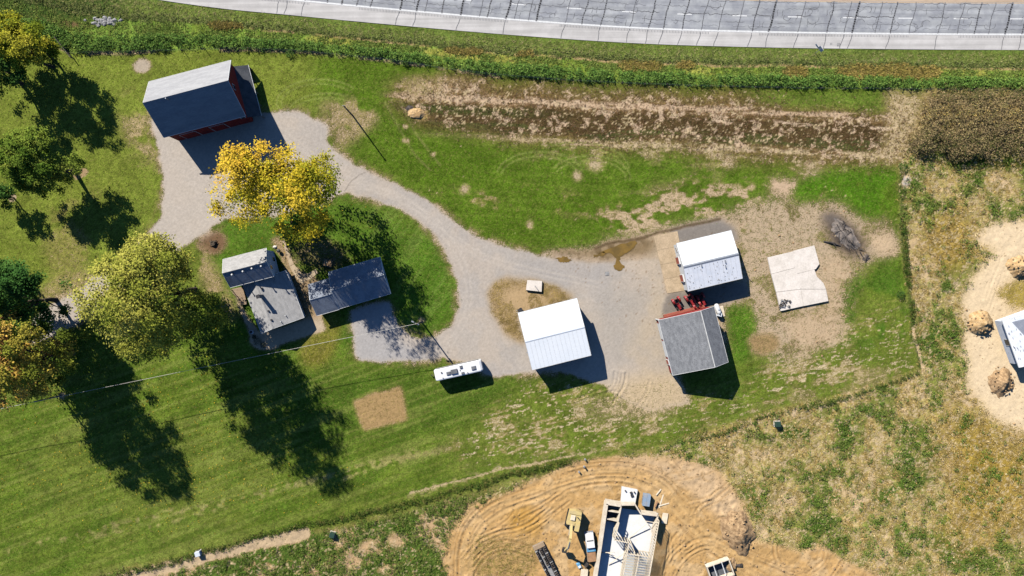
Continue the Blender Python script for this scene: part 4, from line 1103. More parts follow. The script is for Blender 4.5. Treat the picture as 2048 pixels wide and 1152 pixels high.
# lean-to on the east gable
lp = [at(496, 130, 2.5), at(523, 231, 2.5)]
Rm = Matrix.Rotation(-ang, 4, 'Z')
l0, l1 = [Rm @ (Vector((p.x, p.y, 0)) - c) for p in lp]
xo = (l0.x + l1.x) / 2
mb = MB()
ya, yb = l0.y, l1.y
mb.add([(wx1 - .02, yb, 3.7), (xo, yb, 2.5), (xo, ya, 2.5), (wx1 - .02, ya, 3.7), (wx1 - .02, yb, 3.58), (xo, yb, 2.38), (xo, ya, 2.38), (wx1 - .02, ya, 3.58)],
       [(0, 1, 2, 3), (7, 6, 5, 4), (0, 4, 5, 1), (1, 5, 6, 2), (2, 6, 7, 3), (3, 7, 4, 0)])
mb.build('lean_to_roof', M['dark_shingle'], t)
MB().box(xo + .04, (ya + yb) / 2, 2.36, .07, abs(ya - yb), .18).build('gutter', M['white_paint'], t)
mb = MB()
for y in np.linspace(min(ya, yb) + .15, max(ya, yb) - .15, 5):
    MB().box(xo - .2, y, 0, .16, .16, 2.4).build('post', M['pole_wood'], t)
MB().box((wx1 + xo) / 2, max(ya, yb) - .12, 0, xo - wx1 - .4, .1, 2.4).build('end_wall', M['red_wall'], t)

# ---- white pole barn
c, ang, L, W = frame4([(1035.3, 626), (1152.8, 596.5), (1182.8, 710.5), (1065, 739.8)], (5.0, 5.0))
t = thing('pole_barn', 'largest white metal roofed building with a plain ridge in the centre of the yard', 'barn', c, ang)
wx0, wx1, wy0, wy1 = gable(t, L, W, 5.0, 5.0, 5.95, 0, M['white_metal'], M['white_metal'], M['siding'], M['trim'], .25, ribs=.9, cap=M['siding'], capw=.2)
opening(t, 'sliding_door', wx1 + .04, 0, 0, 4.2, 4.0, 'x', M['white_paint'], M['trim'])
opening(t, 'sliding_door', wx0 - .04, 1.0, 0, 3.6, 3.8, 'x', M['white_paint'], M['trim'])
opening(t, 'door', -4, wy0 - .04, 0, 1.0, 2.1, 'y', M['white_paint'], M['trim'])
opening(t, 'window', 2, wy0 - .04, 1.6, 1.2, 1.0, 'y', M['glass'], M['trim'])
MB().box(wx0 - .3, -2.6, 3.3, .5, .2, .25).build('wall_lamp', M['steel'], t)

# ---- small metal shed with red doors
c, ang, L, W = frame4([(1352.8, 486.8), (1462.8, 460.5), (1484, 556.8), (1376.2, 582.4)], (3.4, 3.4))
t = thing('metal_shed', 'speckled white metal shed with red doors on its west end', 'shed', c, ang)
wx0, wx1, wy0, wy1 = gable(t, L, W, 3.4, 3.4, 4.5, 0, M['white_metal'], M['shed_metal'], M['white_paint'], M['trim'], .2, ribs=.9, cap=M['steel'], overx=.1, capw=.3)
for y, w in ((1.6, 1.5), (-2.4, 1.5)):
    opening(t, 'door', wx0 - .16, y, 0, w, 2.6, 'x', M['rust_wall'], M['white_paint'], .25)
opening(t, 'window', wx0 - .05, 4.0, 1.3, .8, .8, 'x', M['glass'], M['white_paint'])
mb = MB(); R = random.Random(9)
for k in range(46):
    x = R.uniform(-L / 2 + .3, L / 2 - .3); y = R.uniform(-W / 2 + .2, -.5)
    z = 4.5 + (y) * (1.1 / (W / 2)) + .03
    mb.box(x, y, z - .05, R.uniform(.08, .2), R.uniform(.1, .28), .06)
tag(mb.build('roof_debris', M['stone'], t), kind='stuff')
for x, y in ((3.0, -.9), (2.9, -2.0), (-2.2, -.5)):
    MB().box(x, y, 4.5 + y * (1.1 / (W / 2)) - .05, .18, .7, .2).build('rusty_patch', M['steel'], t)
MB().tube([(wx1 + .05, -.2, 3.4), (wx1 + .35, -.2, 5.2)], .06).build('downpipe', M['dark'], t)

# ---- grey shingled workshop, ridge running north-south
c, ang, L, W = frame4([(1428.5, 613.5), (1456.5, 726), (1345.3, 748.5), (1317, 640.3)], (5.0, 4.0))
t = thing('workshop', 'grey shingled workshop with red north wall and unequal roof slopes', 'workshop', c, ang)
rN = at(1401.4, 621.6, 7.0); rS = at(1431, 734.8, 7.0)
Rm = Matrix.Rotation(-ang, 4, 'Z')
yr = ((Rm @ (Vector((rN.x, rN.y, 0)) - c)).y + (Rm @ (Vector((rS.x, rS.y, 0)) - c)).y) / 2
M['work_dark'] = M['grey_shingle']
wx0, wx1, wy0, wy1 = gable(t, L, W, 5.0, 4.0, 7.0, yr, M['grey_shingle'], M['grey_shingle'], M['red_wall'], M['white_paint'], .3, cap=M['trim'], overx=.1, capw=.12)
MB().box(wx0 - .35, (wy0 + wy1) / 2 + .6, 0, .55, wy1 - wy0 - 2.2, 1.0).build('red_plinth', M['rust_wall'], t)
for x in (-3.4, .6): opening(t, 'overhead_door', x, wy0 - .02, 0, 3.4, 3.2, 'y', M['white_paint'], M['trim'])
opening(t, 'door', 3.6, wy0 - .06, 0, 1.0, 2.1, 'y', M['rust_wall'], M['white_paint'], .14)
opening(t, 'window', wx1 + .03, -1, 1.6, 1.2, 1.0, 'x', M['glass'], M['white_paint'])
opening(t, 'window', 1.0, wy1 + .03, 1.6, 1.2, 1.0, 'y', M['glass'], M['white_paint'])
mb = MB(); mb.box(wx0 - .1, wy0 - .1, 0, .2, .2, 3.6); mb.build('corner_board', M['white_paint'], t)

# ---- farmhouse: two wings
c, ang, L, W = frame4([(444, 518), (530.8, 498), (549, 551), (462.8, 576)], (5.2, 5.2))
t = thing('farmhouse', 'two winged pale shingled farmhouse between the tallest tree and the low garage', 'house', c, ang)
hc, ha = c, ang
wx0, wx1, wy0, wy1 = gable(t, L, W, 5.2, 5.2, 7.35, 0, M['pale_shingle'], M['blue_and_shade_shingle'], M['siding'], M['white_paint'], .3, cap=M['pale_shingle'])  # south slope gets a darker shingle, its grazing light put into the colour
opening(t, 'window', wx1 + .03, -1.0, 3.7, .8, 1.3, 'x', M['glass'], M['white_paint'])
opening(t, 'window', wx1 + .03, .9, .9, .9, 1.3, 'x', M['glass'], M['white_paint'])
opening(t, 'window', wx0 - .03, 0, 2.4, .9, 1.3, 'x', M['glass'], M['white_paint'])
opening(t, 'window', 0, wy1 + .03, .9, .9, 1.3, 'y', M['glass'], M['white_paint'])
def house_local(px, py, z):
    p = at(px, py, z); q = Matrix.Rotation(-ha, 4, 'Z') @ (Vector((p.x, p.y, 0)) - hc); return q.x, q.y
for px, py in ((464.2, 546), (485.8, 539.6), (503.7, 533.8), (522.3, 529)):
    x, y = house_local(px, py, 7.4)
    mb = MB(); mb.tube([(x, y - .35, 6.6), (x, y - .35, 7.75)], .11, 10)
    v = mb.build('roof_vent', M['steel'], t)
    MB().tube([(x, y - .35, 7.75), (x, y - .35, 7.9)], [.2, .16], 10).build('vent_cap', M['white_paint'], v)
# south wing as parts in the house's own frame
c2, ang2, L2, W2 = frame4([(574, 539), (607, 638), (523.8, 663.8), (484.5, 573)], (2.4, 3.0))
sw = bpy.data.objects.new('south_wing', None); COL.objects.link(sw); sw.parent = t
wmat = Matrix.Translation(hc) @ Matrix.Rotation(ha, 4, 'Z')
loc = wmat.inverted() @ c2
sw.location = loc; sw.rotation_euler = (0, 0, ang2 - ha); sw.name = 'house_wing'
rN = at(516, 570.8, 4.5); rS = at(541.3, 657.3, 4.5)
Rm = Matrix.Rotation(-ang2, 4, 'Z')
yr = ((Rm @ (Vector((rN.x, rN.y, 0)) - c2)).y + (Rm @ (Vector((rS.x, rS.y, 0)) - c2)).y) / 2
wx0, wx1, wy0, wy1 = gable(sw, L2, W2, 2.4, 3.0, 4.5, yr, M['pale_shingle'], M['pale_shingle'], M['siding'], M['white_paint'], .3, cap=M['pale_shingle'], x0=-L2 / 2 + .1)
opening(sw, 'window', wx1 + .03, 1.0, .9, 1.0, 1.2, 'x', M['glass'], M['white_paint'])
opening(sw, 'window', wx1 + .03, -2.2, .9, 1.0, 1.2, 'x', M['glass'], M['white_paint'])
opening(sw, 'door', -1, wy1 + .03, 0, .95, 2.05, 'y', M['white_paint'], M['white_paint'])
opening(sw, 'window', 2.4, wy0 - .03, .9, 1.0, 1.2, 'y', M['glass'], M['white_paint'])
def wing_local(px, py, z):
    p = at(px, py, z); q = Rm @ (Vector((p.x, p.y, 0)) - c2); return q.x, q.y
def wing_z(y):
    return 4.5 - (y - yr) * (4.5 - 2.4) / (W2 / 2 - yr) if y > yr else 4.5 - (yr - y) * (4.5 - 3.0) / (W2 / 2 + yr)
x, y = wing_local(519, 593, 6)
ch = MB().box(x, y, wing_z(y) - .4, .62, .62, 2.9).build('chimney', M['stone'], sw)
MB().box(x, y, wing_z(y) + 2.5, .78, .78, .14).build('chimney_cap', M['black_metal'], ch)
for px, py in ((523.7, 577), (537, 622), (543, 640)):
    x, y = wing_local(px, py, 4.4); MB().tube([(x, y, wing_z(y) - .1), (x, y, wing_z(y) + .28)], [.22, .2], 10).build('roof_vent', M['black_metal'], sw)
for px, py in ((571, 631), (563, 643)):
    x, y = wing_local(px, py, 3.6); MB().tube([(x, y, wing_z(y) - .1), (x, y, wing_z(y) + .45)], .09, 8).build('vent_pipe', M['white_paint'], sw)
# ---- deck on the west side
org = at(478, 594)
dk = thing('wooden_deck', 'tan wooden deck of planks along the west side of the farmhouse', 'deck', org)
for k, q in enumerate(quadsplit([(463, 577), (486, 572), (496, 609), (485, 612)], 14, 1, .035)):
    local_slab(dk, org, q, .32, .42 + .003 * (k % 2), M['wood'], 'plank')
mb = MB()
for px, py in ((466, 580), (476, 592), (485, 608)):
    p = at(px, py) - org; mb.box(p.x, p.y, 0, .12, .12, 1.4)
for a, b in (((466, 580), (476, 592)), ((476, 592), (485, 608))):
    p, q = at(*a) - org, at(*b) - org; mb.bar((p.x, p.y, 1.35), (q.x, q.y, 1.35), .1, .08)
mb.build('railing', M['wood'], dk)

# ---- low garage of two sections
c, ang, L, W = frame4([(658.6, 544), (760, 514), (781.6, 587.3), (677, 618)], (2.7, 2.7))
t = thing('garage', 'long low garage with dark blue grey roof dappled by tree shade', 'garage', c, ang)
wx0, wx1, wy0, wy1 = gable(t, L, W, 2.7, 2.7, 4.9, 0, M['blue_and_shade_shingle'], M['blue_and_shade_shingle'], M['siding'], M['white_paint'], .35, cap=M['blue_and_shade_shingle'], capw=.15)
for x in (2.0, 5.0): opening(t, 'garage_door', x - 1, wy0 - .04, 0, 2.6, 2.1, 'y', M['white_paint'], M['trim'])
opening(t, 'window', wx1 + .03, 0, 1.0, 1.0, 1.0, 'x', M['glass'], M['white_paint'])
c3, ang3, L3, W3 = frame4([(617.6, 567.4), (664, 556.5), (679, 617.6), (632.2, 633)], (2.6, 2.6))
gw = bpy.data.objects.new('garage_wing', None); COL.objects.link(gw); gw.parent = t
gw.location = (Matrix.Translation(c) @ Matrix.Rotation(ang, 4, 'Z')).inverted() @ c3; gw.rotation_euler = (0, 0, ang3 - ang)
gable(gw, L3, W3, 2.6, 2.6, 4.5, 0, M['blue_and_shade_shingle'], M['blue_and_shade_shingle'], M['siding'], M['white_paint'], .3, cap=M['blue_and_shade_shingle'], capw=.15, x1=L3 / 2 - .2)

# ---- unfinished house at the right edge
c, ang, L, W = frame4([(2132, 592), (2166, 694), (2038, 730), (2004, 643)], (3.2, 3.2))
t = thing('new_house', 'new house roof with white underlayment at the right edge of the sandy lot', 'house', c, ang)
M['felt'] = mat('white_roof_felt', (.72, .74, .78), (.62, .65, .70), 1.5, .7, 0, .3, 0, fine=.1)
wx0, wx1, wy0, wy1 = gable(t, L, W, 3.2, 3.2, 6.6, 0, M['grey_shingle'], M['felt'], M['felt'], M['white_paint'], .45, cap=M['felt'])
def slope_z(y): return 6.6 + (y if y < 0 else -y) * 3.4 / (W / 2)
mb = MB()
ya_, yb_ = -W / 2 + .0, -.2
xa = -L / 2 + .9
tri = [(xa, -W / 2 + 1.4), (L / 2 - .3, -W / 2 + 4.6), (L / 2 - .3, -.15), (xa, -.15)]
mb.add([(x, y, slope_z(y) + .03) for x, y in tri] + [(x, y, slope_z(y) - .02) for x, y in tri], [(0, 1, 2, 3), (0, 4, 5, 1), (1, 5, 6, 2), (2, 6, 7, 3), (3, 7, 4, 0)])
mb.build('shingle_field', M['slate_roof'] if 'slate_roof' in M else mat('slate_grey_shingles', (.26, .28, .33), (.22, .24, .29), 1.2, .9, 0, .2, .2), t)
mb = MB(); R = random.Random(3)
for k in range(44):
    x = R.uniform(-L / 2 + .3, L / 2 - .6); y = R.uniform(-W / 2 + .15, -W / 2 + 2.4 + max(0, (x + L / 2 - 1)) * .35)
    mb.box(x, y, slope_z(y) + .008, .45, .12, .012)
tag(mb.build('print_mark', M['steel'], t), kind='stuff')
opening(t, 'window', 0, wy0 - .03, 1.0, 1.4, 1.3, 'y', M['glass'], M['white_paint'])
opening(t, 'window', wx1 + .03, 0, 1.0, 1.4, 1.3, 'x', M['glass'], M['white_paint'])
def heap_mesh(rx, ry, h, seed, nr=26, na=64):
    """lumpy heap from a polar grid"""
    rr = np.linspace(0, 1, nr); aa = np.linspace(0, 2 * np.pi, na, endpoint=False)
    A, Q = np.meshgrid(aa, rr)
    edge = 1 + .3 * (fbm(np.cos(A) * 2, np.sin(A) * 2, 1.2, seed, 3) - .5) * 2
    x = rx * Q * edge * np.cos(A); y = ry * Q * edge * np.sin(A)
    z = h * ((1 - Q) ** 1.25 * .55 + .45 * (1 - Q ** 2)) * (1 + .5 * (fbm(x, y, 1.8, seed + 5, 4) - .5)) + (fbm(x, y, .8, seed + 9, 3) - .5) * min(.34, h * .4) * (Q < .97) - .12
    i = np.arange(nr * na).reshape(nr, na)
    f = np.stack([i[:-1], np.roll(i[:-1], -1, 1), np.roll(i[1:], -1, 1), i[1:]], -1)[:, :, ::-1].reshape(-1, 4)
    return np_mesh('heap', np.stack([x, y, z], -1).reshape(-1, 3), f)
# ------------------------------------------------------------------ travel trailer
c, ang, L, W = frame4([(866.3, 740.4), (961.5, 719.2), (967, 741.8), (871.5, 763.4)], (3.1, 3.1))
t = thing('travel_trailer', 'long white travel trailer parked on the lawn below the gravel driveway', 'camper trailer', (c.x, c.y, 0), ang)
mb = MB()
def ring(x, hw, z0, z1, r=.28):
    p = [(-hw, z0), (hw, z0), (hw, z1 - r), (hw - r * .3, z1 - r * .3), (hw - r, z1), (-hw + r, z1), (-hw + r * .3, z1 - r * .3), (-hw, z1 - r)]
    return [(x, y, z) for y, z in p]
xs = [(-L / 2, W / 2 - .22, .75, 2.5), (-L / 2 + .12, W / 2 - .08, .6, 2.85), (-L / 2 + .55, W / 2, .5, 3.08), (-L / 2 + 1, W / 2, .5, 3.12), (L / 2 - .9, W / 2, .5, 3.12), (L / 2 - .5, W / 2, .5, 3.1), (L / 2 - .12, W / 2 - .1, .55, 2.9), (L / 2, W / 2 - .25, .7, 2.5)]
vs = []; fs = []
for q in xs: vs += ring(*q)
for i in range(len(xs) - 1):
    for k in range(8): fs.append((i * 8 + k, (i + 1) * 8 + k, (i + 1) * 8 + (k + 1) % 8, i * 8 + (k + 1) % 8))
fs.append(tuple(range(8))); fs.append(tuple((len(xs) - 1) * 8 + k for k in range(7, -1, -1)))
mb.add(vs, fs).build('body', M['vehicle_white'], t)
o = MB().box(-.9, 0, 3.12, 1.5, 1.0, .34, 0, .9).build('air_conditioner', M['slate_floor'], t)
for x, y, w, d in ((-2.2, -.1, .85, .65), (.75, .65, .55, .6), (3.4, -.15, .95, .75), (.85, -.75, .6, .45)):
    v = MB().box(x, y, 3.12, w + .1, d + .1, .12).build('roof_vent', M['siding'], t)
    MB().box(x, y, 3.24, w, d, .12, 0, .92).build('vent_lid', M['slate_floor'], v)
for x, y, r in ((-3.65, .35, .17), (-3.6, -.85, .1), (.4, 0, .1), (1.9, -.9, .12)):
    MB().tube([(x, y, 3.1), (x, y, 3.3)], [r, r * .9], 10).build('vent_pipe', M['black_metal'], t)
for sgn in (-1, 1):
    for x in (-.2, .7):
        w = MB().tube([(x, sgn * (W / 2 - .28), .36), (x, sgn * (W / 2 + .02), .36)], .36, 14).build('wheel', M['dark'], t)
        MB().tube([(x, sgn * (W / 2 + .02), .36), (x, sgn * (W / 2 + .04), .36)], .18, 10).build('rim', M['steel'], w)
    for x in (-3.4, -1.9, 1.8, 3.6):
        MB().box(x, sgn * (W / 2 + .012), 1.6, .9, .03, .7).build('window', M['glass'], t)
MB().box(2.7, W / 2 + .015, .6, .75, .035, 1.95).build('door', M['siding'], t)
mb = MB(); mb.bar((-L / 2 + .2, .5, .5), (-L / 2 - 1.1, 0, .5), .1); mb.bar((-L / 2 + .2, -.5, .5), (-L / 2 - 1.1, 0, .5), .1); mb.bar((-L / 2 - 1.05, 0, 0), (-L / 2 - 1.05, 0, .55), .09)
mb.build('hitch', M['black_metal'], t)
mb = MB(); mb.tube([(-L / 2 + .6, W / 2 + .12, 2.75), (L / 2 - .5, W / 2 + .12, 2.75)], .1, 8); mb.build('awning', M['stone'], t)

# ------------------------------------------------------------------ poles and wires
def pole(base, h, label, arm=0.0, lamp=False):
    b = atg(*base)
    t = thing('utility_pole', label, 'utility pole', b, 0, 'wooden utility poles')
    MB().tube([(0, 0, -.3), (0, 0, h)], [.19, .13], 10).build('shaft', M['pole_wood'], t)
    if arm:
        MB().bar((-arm * .8, arm * .5, h - .5), (arm * .8, -arm * .5, h - .5), .12).build('crossarm', M['pole_wood'], t)
    for k in (-1, 1):
        MB().tube([(k * .18, 0, h - .25), (k * .18, 0, h + .08)], [.07, .05], 8).build('insulator', M['white_paint'], t)
    if lamp:
        l = MB().bar((0, 0, h - .9), (-.7, .35, h - .55), .07).build('lamp_arm', M['steel'], t)
        MB().box(-.85, .42, h - .72, .55, .28, .2, -.46).build('lamp', M['steel'], l)
        MB().tube([(.25, -.2, h - 1.6), (.25, -.2, h - .8)], .18, 10).build('transformer', M['steel'], t)
    return b + Vector((0, 0, h))
p1 = pole((706, 232), 8.6, 'bare wooden pole in the lawn east of the red barn')
p2 = pole((843.5, 643.5), 8.6, 'wooden pole with lamp arm on the round lawn above the camper trailer', lamp=True)
p3 = pole((122, 791), 8.4, 'wooden pole in deep tree shade at the lower left')
def wire(name, a, b, sag, label, r=.035):
    pts = []
    for k in range(25):
        f = k / 24; p = a.lerp(b, f); p.z -= sag * 4 * f * (1 - f); pts.append(p)
    o = MB().tube(pts, r, 5).build(name, M['wire'], None)
    return tag(o, label, 'wire')
wire('power_line', p2 + Vector((0, 0, .05)), p3 + Vector((0, 0, .05)), .7, 'pale power line crossing the lawn from the lamp pole to the shaded pole', .04)
d_ = (p3 - p2).normalized()
wire('power_line', p3 + Vector((0, 0, .05)), p3 + d_ * 32 + Vector((0, 0, .3)), .5, 'short pale power line leaving the frame at the lower left', .04)

# ------------------------------------------------------------------ wire fence along the verge
FX = [(148, 108), (320, 103.5), (500, 98.5), (620, 105), (770, 120), (900, 140), (1000, 152), (1150, 163), (1300, 170), (1450, 175), (1620, 178), (1800, 180), (2060, 182)]
ft = thing('wire_fence', 'wire fence on thin posts along the weedy verge below the highway', 'fence', at(1000, 152))
org = at(1000, 152)
d = [0]
for a, b in zip(FX[:-1], FX[1:]): d.append(d[-1] + math.hypot(b[0] - a[0], b[1] - a[1]))
me_p = MB().tube([(0, 0, -.2), (0, 0, 1.35)], [.07, .06], 6).mesh('post')
R = random.Random(2); tops = []
s = 0
while s < d[-1]:
    x = float(np.interp(s, d, [p[0] for p in FX])); y = float(np.interp(s, d, [p[1] for p in FX])) + R.uniform(-.6, .6)
    p = atg(x, y)
    o = link('post', me_p, M['pole_wood'], ft); o.location = p - org; o.rotation_euler = (R.uniform(-.06, .06), R.uniform(-.06, .06), 0)
    tops.append(p - org)
    s += 44
for k, hz_ in enumerate((.5, .9, 1.25)):
    MB().tube([p + Vector((0, 0, hz_)) for p in tops], .006, 3).build('wire', M['steel'], ft)
# short wooden fence stub in the upper left corner
t = thing('rail_fence', 'short dark timber fence by the yellow topped tree in the upper left', 'fence', atg(136, 100))
a, b = Vector((0, 0, 0)), at(147, 117) - at(136, 100)
a = at(117, 79) - at(136, 100)
for f in (0, .5, 1):
    p = a.lerp(b, f); MB().box(p.x, p.y, 0, .16, .16, 1.4).build('post', M['pole_wood'], t)
for z in (.5, 1.0, 1.3): MB().bar(a + Vector((0, 0, z)), b + Vector((0, 0, z)), .06, .14).build('rail', M['pole_wood'], t)

# ------------------------------------------------------------------ road sign
p = atg(1631, 106)
t = thing('road_sign', 'white roadside sign on a thin post at the highway shoulder', 'sign', p)
MB().bar((0, 0, -.2), (0, 0, 3.2), .08).build('post', M['steel'], t)
MB().box(0, 0, 2.0, .05, 1.2, 1.3, .6).build('panel', M['white_paint'], t)
MB().box(-.75, .75, 2.2, .05, .9, .6, .6).build('panel', M['white_paint'], t)

# ------------------------------------------------------------------ red tractors
def tractor(label):
    t = thing('tractor', label, 'tractor', (0, 0, 0), 0, 'red tractors by the metal shed')
    MB().box(.75, 0, .55, 1.5, .55, .55, 0, .88).build('hood', M['tractor_red'], t)
    MB().box(-.35, 0, .45, 1.0, .7, .3).build('chassis', M['black_metal'], t)
    s_ = MB().box(-.6, 0, .85, .5, .5, .14).build('seat', M['dark'], t)
    MB().box(-.85, 0, .95, .1, .5, .45).build('seat_back', M['dark'], s_)
    for sg in (-1, 1):
        w = MB().tube([(-.6, sg * .5, .6), (-.6, sg * .85, .6)], .6, 16).build('rear_wheel', M['dark'], t)
        MB().tube([(-.6, sg * .85, .6), (-.6, sg * .87, .6)], .3, 12).build('rim', M['tractor_red'], w)
        w = MB().tube([(1.1, sg * .42, .34), (1.1, sg * .66, .34)], .34, 14).build('front_wheel', M['dark'], t)
        MB().tube([(1.1, sg * .66, .34), (1.1, sg * .68, .34)], .17, 10).build('rim', M['tractor_red'], w)
        mb = MB()
        for k in range(5):
            a0 = math.radians(20 + 28 * k); a1 = a0 + math.radians(28)
            mb.bar((-.6 - .68 * math.cos(a0), sg * .66, .6 + .68 * math.sin(a0)), (-.6 - .68 * math.cos(a1), sg * .66, .6 + .68 * math.sin(a1)), .42, .05)
        mb.build('fender', M['tractor_red'], t)
    mb = MB(); mb.tube([(.05, 0, .9), (-.15, 0, 1.2)], .03, 6)
    mb.tube([(-.15 + .0, .19 * math.cos(a), 1.2 + .12 * math.sin(a)) for a in np.linspace(0, 2 * math.pi, 11)], .025, 5)
    mb.build('steering_wheel', M['dark'], t)
    mb = MB()
    for sg in (-1, 1): mb.bar((-1.05, sg * .42, .6), (-1.05, sg * .42, 2.0), .07)
    mb.bar((-1.05, -.45, 2.0), (-1.05, .45, 2.0), .07); mb.build('roll_bar', M['tractor_red'], t)
    MB().tube([(.9, .12, 1.05), (.9, .12, 1.5)], .04, 6).build('exhaust', M['black_metal'], t)
    return t
tr = tractor('leftmost red tractor in the sun below the metal shed')
spec = [((1353, 606), -62, 'leftmost red tractor in the sun below the metal shed'), ((1379, 600), -58, 'second red tractor from the left with a narrow hood below the metal shed'),
        ((1389, 606), 120, 'red tractor half in the shade of the metal shed'), ((1401, 598), -60, 'rightmost red tractor deep in the shade of the metal shed')]
for k, (px, a, lb) in enumerate(spec):
    o = tr if k == 0 else dup(tr)
    o.location = atg(*px); o.rotation_euler = (0, 0, math.radians(a)); o['label'] = lb; o.scale = (1.05,) * 3
    if k == 1: o.scale = (1.2, 1.0, 1.05)

# ------------------------------------------------------------------ small yard things
p = atg(1433, 618)
t = thing('propane_tank', 'white capsule shaped tank beside the northeast corner of the grey workshop', 'tank', p, math.radians(-70))
mb = MB(); xs_ = [(-1.25, .02), (-1.2, .28), (-1.0, .46), (-.7, .52), (.7, .52), (1.0, .46), (1.2, .28), (1.25, .02)]
mb.tube([(x, 0, .95) for x, r in xs_], [r for x, r in xs_], 16); mb.build('vessel', M['vehicle_white'], t, True)
mb = MB(); mb.box(-.7, 0, 0, .2, .7, .55); mb.box(.7, 0, 0, .2, .7, .55); mb.build('foot', M['stone'], t)
MB().tube([(0, 0, 1.45), (0, 0, 1.62)], .18, 10).build('valve_cap', M['siding'], t)
p = atg(1437, 629)
t = thing('water_tank', 'small pale blue box tank just below the white capsule tank', 'tank', p, math.radians(-14))
MB().box(0, 0, .1, .9, .8, 1.1, 0, .95).build('body', M['siding'], t); MB().box(0, 0, 0, 1.0, .9, .1).build('base', M['wood'], t)
MB().tube([(0, 0, 1.2), (0, 0, 1.28)], .15, 10).build('lid', M['dark'], t)
org = at(1443, 623)
t = thing('pallet_stack', 'tan timber pallets lying by the white tank at the workshop corner', 'pallets', org)
for k, q in enumerate(quadsplit([(1438, 613), (1446, 611), (1450, 632), (1444, 634)], 1, 8, .05)):
    local_slab(t, org, q, .12, .17 + .004 * (k % 2), M['lumber'], 'board')
for f in (.1, .9):
    x = (1438 + 8 * f, 1444 + 6 * f); a = at(x[0], 613) - org; b = at(x[1], 632) - org
    MB().bar((a.x, a.y, .06), (b.x, b.y, .06), .1, .12).build('runner', M['lumber'], t)
# well cover
org = at(1068, 571)
t = thing('well_cover', 'square pale concrete platform with a thin rod on the dirt island', 'well cover', org)
local_slab(t, org, [(1054.5, 560), (1084, 562), (1083, 583.5), (1052, 580)], -.1, .55, M['concrete'], 'slab')
a = at(1070, 572) - org
MB().tube([(a.x, a.y, .55), (a.x, a.y, 1.55)], .06, 8).build('pipe', M['steel'], t)
# object by the pole barn corner
t = thing('yard_cart', 'small dark cart at the northwest corner of the white pole barn', 'cart', atg(1040, 620), .4)
MB().box(0, 0, .35, 1.0, .6, .35, 0, 1.1).build('tub', M['black_metal'], t)
for sg in (-1, 1): MB().tube([(.2, sg * .34, .25), (.2, sg * .42, .25)], .25, 12).build('wheel', M['dark'], t)
mb = MB(); mb.bar((-.4, .2, .5), (-1.0, .2, .8), .05); mb.bar((-.4, -.2, .5), (-1.0, -.2, .8), .05); mb.build('handle', M['white_paint'], t)
t = thing('steel_plate', 'small dark grey steel plate lying on the gravel below the puddle', 'steel plate', atg(1214, 547) + Vector((0, 0, .04)), .1)
MB().box(0, 0, -.03, .85, .8, .08).build('plate', M['stone'], t); MB().bar((-.1, 0, .07), (.1, 0, .07), .03).build('lifting_bar', M['steel'], t)
# firewood / brick heap on the big slab
org = atg(1569, 607); R = random.Random(4)
org.z = .424
t = thing('brick_heap', 'heap of loose dark and pale bricks on the corner of the large slab', 'bricks', org)
me1 = MB().box(0, 0, 0, .42, .2, .2).mesh('brick')
me2 = me1.copy(); me1.materials.append(M['burnt']); me2.materials.append(M['stone'])
for k in range(40):
    o = bpy.data.objects.new('brick', me1 if k % 3 else me2); COL.objects.link(o); o.parent = t
    r = R.uniform(-1.1, 1.1), R.uniform(-.9, .9)
    o.location = (r[0] + r[1] * .3, r[1], 0); o.rotation_euler = (0, 0, R.uniform(0, 3))
    o.scale = (R.uniform(.7, 1.1), R.uniform(.8, 1.2), 1)
# burn pile
org = atg(1690, 470)
t = thing('burn_pile', 'blackened burn pile of ash and charred branches east of the large slab', 'burn pile', org); R = random.Random(8)
link('ash_heap', heap_mesh(2.3, 4.6, .55, 3), mat('ash', (.13, .115, .105), (.27, .225, .19), .9, 1, 0, .1, .6, .35, .65, .3), t).rotation_euler = (0, 0, .72)
for k in range(34):
    a = R.uniform(.5, 1.3) if R.random() < .6 else R.uniform(0, 3.1); L = R.uniform(.8, 2.6); f = R.uniform(-3.6, 3.6)
    x, y = .5 * f + R.gauss(0, .9), -f * .9 + R.gauss(0, .6)
    MB().tube([(x, y, .25), (x + math.cos(a) * L, y - math.sin(a) * L, R.uniform(.2, .7))], [R.uniform(.05, .12), .03], 5).build('branch', M['burnt'], t)
t = thing('charred_log', 'black charred log lying between the burn pile and the large slab', 'log', atg(1663, 487), -.25)
MB().tube([(-1.9, 0, .15), (0, .15, .25), (1.9, 0, .15)], [.1, .24, .1], 8).build('log', M['burnt'], t)
MB().tube([(.2, .1, .3), (.9, -.5, .5)], [.12, .04], 6).build('stub', M['burnt'], t)
t = thing('brush_heap', 'small heap of grey twigs below the burn pile', 'brush heap', atg(1732, 516)); R = random.Random(18)
MB().dome(0, 0, -.1, .9, .7, .4, 12, 4, .3, 5).build('heap', M['pole_wood'], t)
for k in range(16):
    a = R.uniform(0, 6.3); MB().tube([(0, 0, .3), (math.cos(a) * R.uniform(.6, 1.3), math.sin(a) * R.uniform(.6, 1.3), R.uniform(.1, .5))], [.05, .02], 5).build('twig', M['burnt'], t)
# stump with chips
t = thing('tree_stump', 'cut tree stump in a round of brown chips north of the farmhouse', 'stump', atg(427, 487)); R = random.Random(28)
MB().tube([(0, 0, -.1), (0, 0, .5)], [.7, .55], 12).build('stump', M['bark'], t)
for k in range(9):
    a = R.uniform(0, 6.3); MB().tube([(.3 * math.cos(a), .3 * math.sin(a), .5), (1.0 * math.cos(a), 1.0 * math.sin(a), R.uniform(.05, .5))], [.13, .05], 6).build('root', M['bark'], t)
